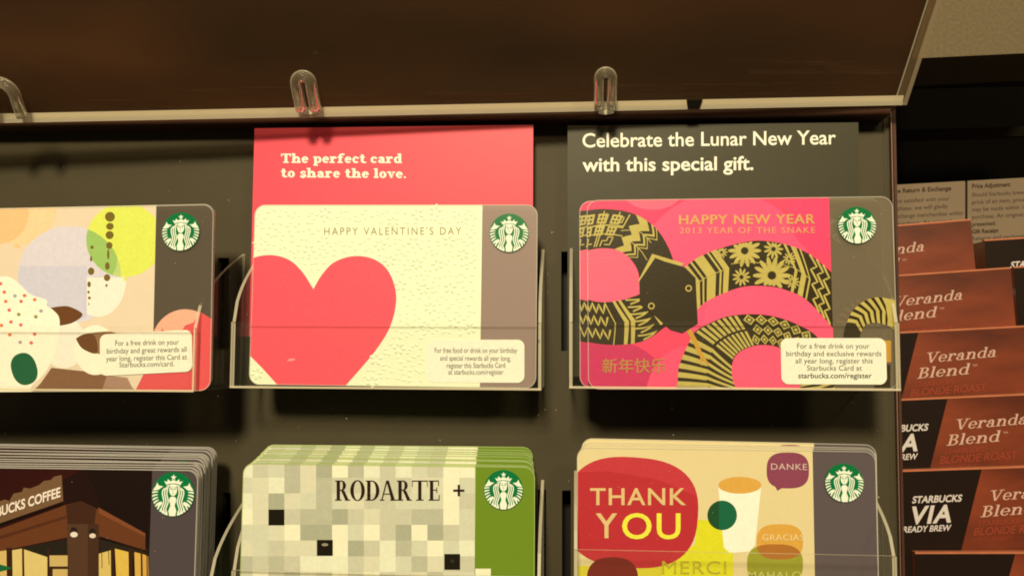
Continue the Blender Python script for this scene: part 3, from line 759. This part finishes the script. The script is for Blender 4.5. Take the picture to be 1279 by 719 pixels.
sticker(fr, t, [(125, 417.5), (239.5, 411.5), (241, 464.5), (125, 468.5)], [
    ('For a free drink on your', 144, 223.5, 431.5, 430), ('birthday and great rewards all', 133.5, 233, 441.5, 439), ('year long, register this Card at', 132.5, 233.5, 451, 448.5), ('Starbucks.com/card.', 149, 217.5, 458.5, 457)], CT/2 + .22)
behind(t, [Frame(89.5 + k, 372.5 - k, CW*F/365 + 2.4*k, 4.5, 4, .8) for k in (1, 2)], ['white balloon gift card right behind the front balloon card', 'white balloon gift card at the back of the left pocket'])

# ---------------------------------------------------------------- storefront stack
fr = card_frame(65, 702, 370, 0)
t, art, C, sx = card('gift_card', fr, 186, solid('night_card', paint(52, 18, 12), .3, .3, 60), clear('night_plastic', (.60, .58, .60), paint(92, 78, 70), .74, .2),
    'dark gift card showing a lit storefront at night, front of the left stack', 'storefront gift cards in the lower left pocket', edge=solid('pale_edge', paint(225, 208, 170), .4), rim_mat=RIMG)
z6 = lambda x, y: (x/4.737, y/4.737 + 580)
def G6(P, c): art.add([z6(*p) for p in P], ink(*c))
G6([(500, 20), (900, 20), (900, 720), (480, 720)], (26, 12, 8)); G6([(370, 90), (500, 20), (600, 250), (380, 230)], (34, 14, 8))
G6([(-400, 320), (-400, 250), (0, 215), (30, 205), (55, 215), (80, 170), (130, 160), (140, 135), (180, 140), (230, 120), (260, 95), (300, 90), (320, 70), (365, 60), (374, 215), (0, 345), (-400, 480)], (118, 84, 50))
G6([(-400, 500), (0, 345), (374, 222), (376, 236), (0, 366), (-400, 520)], (20, 8, 4))
G6([(-400, 560), (0, 380), (380, 240), (480, 215), (570, 260), (860, 405), (860, 505), (600, 425), (390, 430), (0, 510), (-400, 600)], (104, 56, 26))
G6([(-100, 470), (0, 420), (390, 300), (390, 318), (0, 440), (-100, 490)], (84, 42, 20)); G6([(390, 240), (480, 215), (570, 255), (560, 350), (400, 360)], (66, 36, 20))
G6([(580, 250), (860, 405), (860, 425), (585, 285)], (128, 70, 34))
G6([(-400, 650), (0, 512), (140, 485), (390, 440), (400, 470), (410, 540), (-400, 560)], (36, 30, 18)); G6([(585, 440), (700, 470), (860, 515), (870, 560), (590, 530)], (40, 32, 20))
G6([(-400, 560), (40, 505), (40, 700), (-400, 700)], (214, 176, 92))
G6([(70, 505), (130, 495), (280, 545), (280, 700), (70, 700)], (222, 190, 104)); G6([(285, 535), (400, 535), (400, 700), (285, 700)], (206, 170, 90))
G6([(585, 525), (655, 505), (665, 700), (585, 700)], (218, 184, 92)); G6([(680, 495), (760, 515), (765, 700), (690, 700)], (224, 180, 70)); G6([(795, 515), (835, 525), (840, 700), (800, 700)], (216, 166, 70)); G6([(840, 525), (876, 540), (880, 700), (845, 700)], (214, 160, 64))
for x, w_ in ((38, 34), (130, 12), (280, 12), (655, 20), (760, 24), (832, 10), (866, 6)): G6([(x, 490), (x+w_, 490), (x+w_+4, 720), (x+3, 720)], (58, 30, 14))
G6([(290, 600), (400, 600), (400, 616), (290, 616)], (60, 34, 18)); G6([(290, 600), (312, 600), (312, 720), (290, 720)], (60, 34, 18))
G6([(600, 520), (604, 520), (606, 610), (602, 610)], (60, 40, 20)); G6([(640, 500), (644, 500), (648, 590), (644, 590)], (60, 40, 20))
G6([(396, 350), (585, 350), (585, 720), (404, 720)], (84, 54, 32)); G6([(520, 350), (585, 350), (585, 720), (520, 720)], (70, 42, 24))
G6([(-200, 590), (0, 588), (60, 605), (78, 610), (40, 622), (0, 632), (-200, 640)], (26, 96, 44))
art.add(ell(*z6(437, 392), 4.5, 5), ink(44, 28, 18)); art.add(ell(*z6(547, 398), 4, 5), ink(44, 28, 18)); art.add(ell(*z6(438, 412), 4.6, 3.4), ink(236, 214, 176)); art.add(ell(*z6(548, 419), 4.0, 3), ink(230, 206, 168))
art.build('printed_storefront', t)
a = Art(fr, CT/2 + .2, [])
write(a, 'STARBUCKS COFFEE', -32, 75.5, 654, 11.5, ink(244, 220, 180), 619.5, bold=.028)
a.build('lettering', t)
badge(fr, 217, 616.5, 26.4, CT/2, t)
N = 11
fs = []; rs = random.Random(5)
for k in range(1, N+1):
    u = k/N; wd = 370 - 24*u; rgt = 250 + 20.5*u**1.0 + rs.uniform(-1.6, 1.6); top = 585 - 29*u + rs.uniform(-.8, .8)
    fs.append(Frame(rgt - wd/2, top + wd*CH/CW/2, CW*F/wd, 4.5, 4, rs.uniform(-.3, .3)))
behind(t, fs, ['dark storefront gift card, ' + ORD[k] + ' from the front of the lower left stack' for k in range(1, N)] + ['rearmost dark storefront gift card of the lower left stack, topmost in view'])

# ---------------------------------------------------------------- pixel pattern stack
fr = card_frame(482.5, 698.5, 371, 0)
cell = {}
rs = random.Random(12)
t, art, C, sx = card('gift_card', fr, 593, solid('stone_card', paint(205, 196, 146), .4, .03), clear('green_plastic', (.5, .62, .28), paint(130, 156, 36), .72, .2),
    'beige pixel pattern gift card with green strip, front of the middle stack', 'pixel pattern gift cards in the lower middle pocket', edge=solid('lime_edge', paint(190, 200, 110), .4), rim_mat=clear('card_rim_lime', (.9, .9, .7), paint(206, 220, 120), .5, .1))
shades = [(244, 232, 176), (222, 210, 160), (206, 196, 150), (190, 182, 138), (176, 170, 128), (234, 226, 174), (214, 206, 158)]
xs = [297] + [315.5 + 19.85*k for k in range(14)] + [593]; ys = [578, 596] + [596 + 19.6*k for k in range(1, 12)]
pal = [ink(*c) for c in shades]
for j in range(len(ys)-1):
    for i in range(len(xs)-1):
        m = pal[rs.choice((0, 1, 1, 2, 2, 3, 4, 5, 6, 6))]
        if 415 < xs[i] < 590 and 596 <= ys[j] < 634: m = pal[rs.choice((1, 6, 2))]
        if xs[i] > 535 and ys[j] < 650 and i % 2: m = pal[0]
        art.add([(xs[i], ys[j+1]), (xs[i+1], ys[j+1]), (xs[i+1], ys[j]), (xs[i], ys[j])], m, step=.0005)
BK = ink(24, 18, 6)
for x, y in ((335.5, 635.5), (396, 673.5), (555, 691)): art.add([(x, y+19.8), (x+19.8, y+19.8), (x+19.8, y), (x, y)], BK)
art.add(ell(406, 679.5, 4.2, 1.8), ink(150, 140, 100)); art.add(ell(565, 700, 2.5, 2.5), ink(50, 46, 24))
art.build('printed_pixels', t)
a = Art(fr, CT/2 + .01, [C]); a.add([(593.6, 730), (613, 730), (613, 709.5), (593.6, 709.5)], pal[0]); a.add([(613, 760), (633, 760), (633, 729), (613, 729)], ink(140, 160, 70))
a.build('printed_pixel_block', t)
a = Art(fr, CT/2 + .2)
m = ink(40, 18, 10)
write(a, '', 418.5, 549, 624.5, 25, m, 624.5, src=serif('RODARTE', .19, .045, .05, .03))
a.add([(566, 613.5), (580, 613.5), (580, 610.7), (566, 610.7)], m); a.add([(571.6, 619), (574.6, 619), (574.6, 604.8), (571.6, 604.8)], m)
a.build('lettering', t)
badge(fr, 629, 611, 24.3, CT/2, t)
N = 10; fs = []; rs = random.Random(9)
for k in range(1, N+1):
    u = k/N; lft = 297 + 31*u + rs.uniform(-1.6, 1.6); rgt = 668 - 3*u + rs.uniform(-.6, .6); wd = rgt - lft; top = 584 - 29*u + rs.uniform(-.8, .8)
    fs.append(Frame((lft+rgt)/2, top + wd*CH/CW/2, CW*F/wd, 4.5, 4, rs.uniform(-.25, .25)))
behind(t, fs, ['beige pixel gift card, ' + ORD[k] + ' from the front of the lower middle stack' for k in range(1, N)] + ['rearmost beige pixel gift card of the lower middle stack, topmost in view'])

# ---------------------------------------------------------------- thank you card
fr = card_frame(906, 678.5, 370, -.1)
t, art, C, sx = card('gift_card', fr, 1017, solid('tan_card', paint(230, 204, 134), .4, .03), clear('smoked_plastic_dark', (.78, .75, .74), paint(122, 104, 92), .52, .2),
    'tan gift card saying thank you in several languages, front of the right stack', 'thank you gift cards in the lower right pocket')
def T4(x, y): return (x/3.009 + 700, y/3.009 + 480)
art.add([(795, 760), (820, 705), (868, 680), (871, 648.5), (915.5, 650), (916, 760)], ink(226, 214, 34))
art.add([(722, 760), (722, 706), (760, 705), (830, 700), (820, 760)], ink(220, 200, 46))
RD = ink(190, 46, 46); blob = ell(789, 639.5, 83, 69, 4, 56, 2.6)
art.add(blob, RD)
art.add([(700, 560), (870, 560), (872, 620), (820, 598), (760, 588), (700, 590)], ink(200, 56, 56), extra=[ccw(loc_ := [(lambda q: (q.x, q.y))(fr.px(x, y, CT/2)) for x, y in blob])])
art.add(ell(765, 722, 32, 27, 0, 36, 2.4), ink(120, 34, 20))
CUP = ink(250, 240, 208)
art.add([(897, 604), (951, 604), (943, 680), (936, 688), (912, 690), (904, 683)], CUP); art.add(ell(924, 605.5, 27, 10.5), ink(224, 164, 64)); art.add(ell(902, 643, 18.5, 18.5), ink(22, 98, 56))
art.add(ell(902, 643, 18.5), ink(30, 74, 34), extra=[ccw([(lambda q: (q.x, q.y))(fr.px(x, y, CT/2)) for x, y in [(860, 700), (898, 700), (898, 600), (860, 600)]])])
art.add(ell(984, 587, 26.5, 22.5, 0, 40, 2.8), ink(142, 66, 76)); art.add([(968, 607), (980, 607), (971, 612.5)], ink(142, 66, 76))
art.add(ell(974, 676, 29, 22, 0, 36, 2.8), ink(222, 162, 60)); art.add(ell(968, 704, 35, 25, 0, 36, 2.8), ink(158, 152, 40))
art.add(ell(974, 676, 29, 22, 0, 36, 2.8), ink(178, 110, 40), extra=[ccw([(lambda q: (q.x, q.y))(fr.px(x, y, CT/2)) for x, y in ell(968, 704, 35, 25, 0, 36, 2.8)])])
art.build('printed_speech_bubbles', t)
a = Art(fr, CT/2 + .25); TN = ink(226, 186, 112); YL = ink(240, 226, 60)
write(a, 'THANK', 737, 857, 630, 20.5, TN, 630, bold=.012, spacing=1.1)
write(a, 'Y', 744, 771, 671, 30, TN, bold=.012); write(a, 'OU', 777, 850, 672, 31, YL, bold=.012, spacing=1.1)
write(a, 'MERCI', 827, 907, 716, 16, ink(196, 176, 40), 716, bold=0, spacing=1.1)
write(a, 'DANKE', 963, 1008, 586, 7.6, ink(216, 178, 150), 586.5, bold=.004, spacing=1.1)
write(a, 'GRACIAS', 952, 1004, 674.5, 7.6, ink(240, 206, 130), 674.5, bold=.006, spacing=1.1)
write(a, 'MAHALO', 934, 1001, 722, 8.6, ink(206, 196, 96), 722, bold=.006, spacing=1.1)
a.build('lettering', t)
badge(fr, 1054, 602.5, 24.2, CT/2, t)
behind(t, [Frame(906.6 + .6*k, 678 - 3.0*k - (2 if k == 3 else 0), CW*F/(370 - 1.6*k), 4.5, 4, -.1 - .15*k) for k in (1, 2, 3)],
    ['tan thank you gift card, second from the front of the lower right stack', 'tan thank you gift card, third from the front of the lower right stack', 'rearmost tan thank you gift card of the lower right stack'])

# ================================================================ CLEAR COVER above the rack, leaning toward the viewer
# two bottom corners and two top corners as (px, py, distance from the camera)
def at(px, py, d): return Vector(((px-639.5)*d/F, d-DIST, (359.5-py)*d/F))
bl, br = at(-200, 153, 281), at(1128, 126.5, 272)
tr_ = at(1189, -60, 249); tl = bl + (tr_ - br)
ux = (br - bl).normalized(); uy = (tl - bl); uy = (uy - ux*uy.dot(ux)).normalized(); uz = ux.cross(uy)
if uz.y > 0: uz = -uz
Mx = Matrix((ux, uy, ux.cross(uy))).transposed()
class Lid(Frame):
    def __init__(s):
        s.o = bl.copy(); s.R = Mx; s.Ri = Mx.inverted(); s.c = s.Ri @ (Vector((0, -DIST, 0)) - s.o)
lf = Lid()
lid = thing('acrylic_cover', lf, 'thick clear acrylic cover with loops, raised over the top edge of the card rack', 'acrylic cover')
LW = lf.px(1128, 126.5).x; LH = 90; TH = 5.0
skew = (lf.px(1189, -60).x - LW) / lf.px(1189, -60).y
q = [(0, 0), (LW, 0), (LW + skew*LH, LH), (0, LH)]
LIDM = clear('cover_sheet', (.96, .94, .91), (.30, .18, .10), .03, .10)
solid_poly('cover_sheet', q, -TH, 0, LIDM, lid)
# polished edges: pale body colour stands in for light running in the sheet
def edge_bar(P, z0, z1, mat): return solid_poly('polished_edge', P, z0, z1, mat, lid)
EM = clear('painted_lit_edge', (.92, .88, .8), (.92, .88, .76), .44, .15)
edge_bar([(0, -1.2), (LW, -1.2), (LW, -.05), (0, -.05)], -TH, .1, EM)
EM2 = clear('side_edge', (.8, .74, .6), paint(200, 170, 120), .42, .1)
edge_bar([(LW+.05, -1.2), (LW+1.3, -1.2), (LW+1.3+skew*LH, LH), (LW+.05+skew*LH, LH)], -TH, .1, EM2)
edge_bar([(0, .02), (LW-.2, .02), (LW-.2, 1.8), (0, 1.8)], .02, .14, clear('painted_edge_glow', (.9, .85, .75), (.9, .85, .7), .46, .2))
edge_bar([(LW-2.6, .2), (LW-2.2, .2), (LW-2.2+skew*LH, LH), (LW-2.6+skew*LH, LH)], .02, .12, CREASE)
a = lf.px(868, 128, .2); 
solid_poly('dark_spacer', [(a.x-2.0, -.9), (a.x+1.4, -.9), (a.x+2.2, 1.9), (a.x-2.6, 1.9)], .15, .7, PANELDK, lid)
# added dark board: room reflections in the cover painted as brown mottle
bq = [(-2, 1.5), (LW+.5, 1.5), (LW+.5+skew*LH, LH), (-2, LH)]
REFLM = solid('painted_reflections', paint(62, 30, 9), .42, .9, 9, .2, bscale=500, stretch=(1, 4, 1), spec=.4)
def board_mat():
    m, tt, out = nt('painted_reflections')
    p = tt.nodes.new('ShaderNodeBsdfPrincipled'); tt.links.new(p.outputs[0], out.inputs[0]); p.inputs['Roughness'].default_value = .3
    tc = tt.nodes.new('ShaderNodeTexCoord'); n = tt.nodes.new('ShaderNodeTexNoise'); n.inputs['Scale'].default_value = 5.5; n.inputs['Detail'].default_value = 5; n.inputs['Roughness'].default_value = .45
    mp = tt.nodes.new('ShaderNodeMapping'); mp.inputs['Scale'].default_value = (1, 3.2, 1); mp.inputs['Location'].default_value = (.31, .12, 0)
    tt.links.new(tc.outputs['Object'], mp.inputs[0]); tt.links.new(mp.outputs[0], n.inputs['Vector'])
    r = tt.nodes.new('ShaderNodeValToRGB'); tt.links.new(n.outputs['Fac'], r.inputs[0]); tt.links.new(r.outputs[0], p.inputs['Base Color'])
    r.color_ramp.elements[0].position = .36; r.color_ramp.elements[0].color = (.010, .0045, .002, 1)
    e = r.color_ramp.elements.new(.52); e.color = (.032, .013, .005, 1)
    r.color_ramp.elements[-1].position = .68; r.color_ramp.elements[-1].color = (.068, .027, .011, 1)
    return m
REFLM = board_mat()
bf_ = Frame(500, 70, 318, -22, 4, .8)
bo = solid_poly('reflection_board', [(lambda q: (q.x, q.y))(bf_.px(*p)) for p in ((-400, 190), (1106, 165), (1126, 118), (1172, -40), (1205, -160), (-400, -160))], -3, 0, REFLM, None); bf_.put(bo)
tag(bo, 'added dark brown board behind the clear cover, painted with its room reflections', 'board')

rs = random.Random(2); SC = clear('painted_streak', (.9, .88, .85), paint(170, 120, 70), .05, .2)  # pale ribbons painted as light streaks reflected in the cover
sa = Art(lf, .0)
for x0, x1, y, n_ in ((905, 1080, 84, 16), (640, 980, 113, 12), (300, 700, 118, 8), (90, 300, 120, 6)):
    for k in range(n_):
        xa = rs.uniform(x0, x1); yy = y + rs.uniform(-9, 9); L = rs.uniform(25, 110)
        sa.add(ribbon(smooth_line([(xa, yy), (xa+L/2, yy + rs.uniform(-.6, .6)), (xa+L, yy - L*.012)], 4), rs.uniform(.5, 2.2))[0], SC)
so = sa.build('reflection_streaks', lid); so['kind'] = 'stuff'

def loop(px0, pxm, px1, ytop, ybot, rad, lean, flat=1.0):
    """bent clear rod: an upside-down U standing on the sheet's lower edge"""
    c0, c1, ct = lf.px(px0, ybot, 2.5), lf.px(px1, ybot, 2.5), lf.px(pxm, ytop, 2.5)
    hw = (c1.x - c0.x)/2; cx = (c0.x+c1.x)/2; H = ct.y - c0.y
    pts = []
    for k in range(5): pts.append((c0.x + (ct.x-cx)*k/5*.8 , c0.y + (H-hw)*k/5, 2.0 + lean*k/5))
    for k in range(13):
        an = math.pi - math.pi*k/12; pts.append((cx + (ct.x-cx)*.9 + hw*math.cos(an), c0.y + (H-hw) + hw*math.sin(an), 2.0 + lean))
    for k in range(4, -1, -1): pts.append((c1.x + (ct.x-cx)*k/5*.8, c0.y + (H-hw)*k/5, 2.0 + lean*k/5))
    V, Fc = [], []; n = 14
    for i, p in enumerate(pts):
        a_ = Vector(pts[max(0, i-1)]); b_ = Vector(pts[min(len(pts)-1, i+1)]); d = (b_-a_).normalized()
        sdir = d.cross(Vector((0, 0, 1))).normalized(); up = Vector((0, 0, 1))
        for k in range(n):
            an = 2*math.pi*k/n; V.append((Vector(p) + sdir*rad*math.cos(an) + up*rad*flat*math.sin(an)) * MM)
    for i in range(len(pts)-1):
        for k in range(n): Fc.append((i*n+k, i*n+(k+1) % n, (i+1)*n+(k+1) % n, (i+1)*n+k))
    Fc += [tuple(range(n))[::-1], tuple(range((len(pts)-1)*n, len(pts)*n))]
    return mesh('hinge_loop', V, Fc, GLS, lid, smooth=True)
loop(376, 379, 394, 93, 138, 1.75, 2, 1.3)
loop(748, 756, 764, 88, 135, 1.5, 2, 1.5)
loop(-10, -2, 27, 100, 147, 1.5, 2, 1.5)
for x in (385, 757): 
    a = lf.px(x, 138, .2); solid_poly('loop_foot', ell(a.x, a.y - .6, 2.4, .55, 0, 20), .15, .6, solid('bright_edge', (.8, .78, .66), .2), lid)

# ================================================================ RIGHT SIDE: shelf, policy sign, coffee boxes
TAN = solid('speckled_laminate', paint(118, 98, 62), .6, .35, 700, .6, bscale=1500)
slab('shelf', [(1040, 78), (1420, 60), (1420, -200), (1040, -200)], 400, TAN, None, 60, 'speckled tan shelf edge at the upper right behind the cover', 'shelf')
slab('shelf_bracket', [(1090, 180), (1180, 70), (1420, 64), (1420, 106), (1150, 112), (1100, 230)], 452, solid('bracket_paint', paint(66, 50, 30), .6, .2, 40), None, 4, 'dark brown bracket plate under the tan shelf', 'bracket') if False else None
slab('shelf_rail', [(1060, 110), (1420, 100), (1420, 70), (1060, 80)], 470, solid('bracket_paint', paint(58, 42, 22), .6, .2, 40), None, 8, 'dark brown rail directly under the tan shelf', 'rail')
slab('shelf_rail', [(1060, 176), (1420, 166), (1420, 154), (1060, 164)], 470, solid('rail_paint', paint(50, 36, 18), .6, .2, 40), None, 8, 'thin dark rail above the store policy sign', 'rail')

pf = Frame(1200, 262, 395, 2, 4, 2.6)
t = thing('policy_sign', pf, 'pale printed store return policy sign above the coffee boxes', 'sign')
for x0, x1 in ((1075, 1205.5), (1208.5, 1340)):
    P = [(x0, 320), (x1, 320), (x1, 222 - (x1-1279)*.055), (x0, 222 - (x0-1279)*.055)]
    solid_poly('sign_sheet', [(lambda q: (q.x, q.y))(pf.px(*p)) for p in P], -.6, 0, solid('sign_paper', paint(138, 112, 78), .6, .15, 30), t)
solid_poly('sign_backing', [(lambda q: (q.x, q.y))(pf.px(*p)) for p in ((1065, 330), (1350, 330), (1350, 219), (1065, 236))], -3, -.7, PANELDK, t)
a = Art(pf, .03); m = ink(64, 46, 28)
def row(txt, x0, x1, y, cap=5.6, b=.0): write(a, txt, x0, x1, y - (x0-1200)*.052, cap, m, y - (x1-1200)*.052, bold=b)
row('Merchandise Return & Exchange', 1085, 1188, 237, 5.4, .03)
for i, (s, x1) in enumerate((("If you are not satisfied with your", 1186), ('original purchase, we will gladly', 1184), ('accept or exchange merchandise within', 1203), ('14 days of purchase. An original', 1188), ('receipt must be presented.', 1172), ('Gift Card & Card Reload', 1160))):
    row(s, 1085, x1, 249.5 + 9.4*i, 5, .022 if i > 3 else .004)
row('Price Adjustment', 1214, 1262, 236, 5.4, .03)
for i, (s, x1) in enumerate((('Should Starbucks lower the', 1292), ('price of an item, price adjust', 1300), ('may be made within 14 days', 1298), ('purchase. An original receipt', 1302), ('presented.', 1244))):
    row(s, 1214, x1, 246.5 + 9.2*i, 5, .022 if i > 3 else .004)
row('Gift Receipt', 1214, 1247, 299, 5.2, .03) if False else None
row('Gift Receipt', 1214, 1247, 292.5, 5.2, .03); row('Returns and exchanges are', 1214, 1296, 301, 5, .004); row('for a choice of other', 1214, 1280, 309, 5, .004)
a.build('lettering', t)

# coffee boxes in a stepped column
BLK = solid('carton_black', paint(34, 20, 12), .35, .15, 100)
BRN = None
def carton_mat():
    m, tt, out = nt('carton_brown')
    p = tt.nodes.new('ShaderNodeBsdfPrincipled'); tt.links.new(p.outputs[0], out.inputs[0]); p.inputs['Roughness'].default_value = .36
    tc = tt.nodes.new('ShaderNodeTexCoord'); n = tt.nodes.new('ShaderNodeTexNoise'); n.inputs['Scale'].default_value = 22; n.inputs['Detail'].default_value = 7
    mp = tt.nodes.new('ShaderNodeMapping'); mp.inputs['Scale'].default_value = (1, 2.2, 1); mp.inputs['Rotation'].default_value = (0, 0, .5)
    tt.links.new(tc.outputs['Object'], mp.inputs[0]); tt.links.new(mp.outputs[0], n.inputs['Vector'])
    r = tt.nodes.new('ShaderNodeValToRGB'); tt.links.new(n.outputs['Fac'], r.inputs[0]); tt.links.new(r.outputs[0], p.inputs['Base Color'])
    r.color_ramp.elements[0].position = .3; r.color_ramp.elements[0].color = paint(70, 25, 11) + (1,)
    r.color_ramp.elements[1].position = .75; r.color_ramp.elements[1].color = paint(154, 66, 32) + (1,)
    return m
BRN = carton_mat(); KRAFT = solid('carton_edge', paint(196, 112, 66), .35, .3, 120, spec=.5)
BT, BY, BR_ = 2.0, 8.0, 3.6
def bfr(Bx, Ty, d): return Frame(Bx, Ty, d, BT, BY, BR_)
bf = bfr(1226, 585.5, 300)
box0 = thing('coffee_box', bf, 'brown and black coffee stick box, fifth from the top of the column at right', 'coffee box', 'coffee boxes stacked in steps at the right')
s = F/300                     # px per mm near the anchor
WL, WR, HB, DB = 31.0, 41.0, 60.0, 14.0
body = solid_poly('carton', [(-WL, -HB), (WR, -HB), (WR, 0), (-WL, 0)], -DB, 0, BRN, box0, KRAFT)
solid_poly('black_panel', [(-WL-.02, -HB), (-19, -HB), (0, 0), (-WL-.02, 0)], 0.01, .12, BLK, box0)
solid_poly('top_flap', [(-WL, -.0), (WR, -.0), (WR, .55), (-WL, .55)], -2.2, -.1, KRAFT, box0)
a = Art(bf, .14); wt = ink(214, 168, 130); wt2 = ink(222, 200, 168); dk = ink(150, 62, 36)
sr = lambda tx: serif(tx, .15, .07, .07, .05)
write(a, '', 1234, 1327, 625.5, 13.5, wt, 618.5, slant=.28, src=sr('Veranda'))
write(a, '', 1224.5, 1292, 645.5, 14, wt, 640.5, slant=.28, src=sr('Blend'))
write(a, 'TM', 1297, 1303, 631, 2.6, wt, 630.7)
write(a, 'STARBUCKS', 1221, 1272, 656.5, 6.2, dk, 653.5, slant=.2, bold=.02)
write(a, 'BLONDE ROAST', 1216, 1314, 668.5, 9.5, dk, 662.5, slant=.2, bold=.02)
write(a, 'LIGHT ROAST', 1213, 1264, 676, 4.5, dk, 673, slant=.2)
write(a, 'STARBUCKS', 1139, 1200.5, 627.8, 8.2, wt2, 625.5, slant=.22, bold=.028)
write(a, 'VIA', 1134.5, 1188, 654, 21, wt2, 651, slant=.22, bold=.03, spacing=1.12)
write(a, 'READY BREW', 1127.5, 1187, 664.5, 7.2, wt2, 662, slant=.22, bold=.022)
a.build('lettering', box0)
def boxcopy(Bx, Ty, d, label, roll=BR_, yaw=BY):
    c = copy_tree(box0); Frame(Bx, Ty, d, BT, yaw, roll).put(c); c['label'] = label
boxcopy(1183.5, 497.5, 305, 'brown and black coffee stick box, fourth from the top of the right column')
boxcopy(1147, 415, 310, 'coffee stick box third from the top of the right column', 3.4)
boxcopy(1107, 346, 316, 'coffee stick box second from the top, whose right edge is in view', 4.0)
boxcopy(1062, 287.5, 324, 'topmost coffee stick box of the column, just below the policy sign', 4.4)
boxcopy(1268, 691, 294, 'coffee stick box at the bottom right corner, only its top edge in view', 2.4)
boxcopy(1342, 294, 330, 'mostly black coffee stick box of the next column, under the policy sign', 3.4)
boxcopy(1382, 328, 322, 'black coffee stick box at the right edge, lower one of the next column', 3.4)
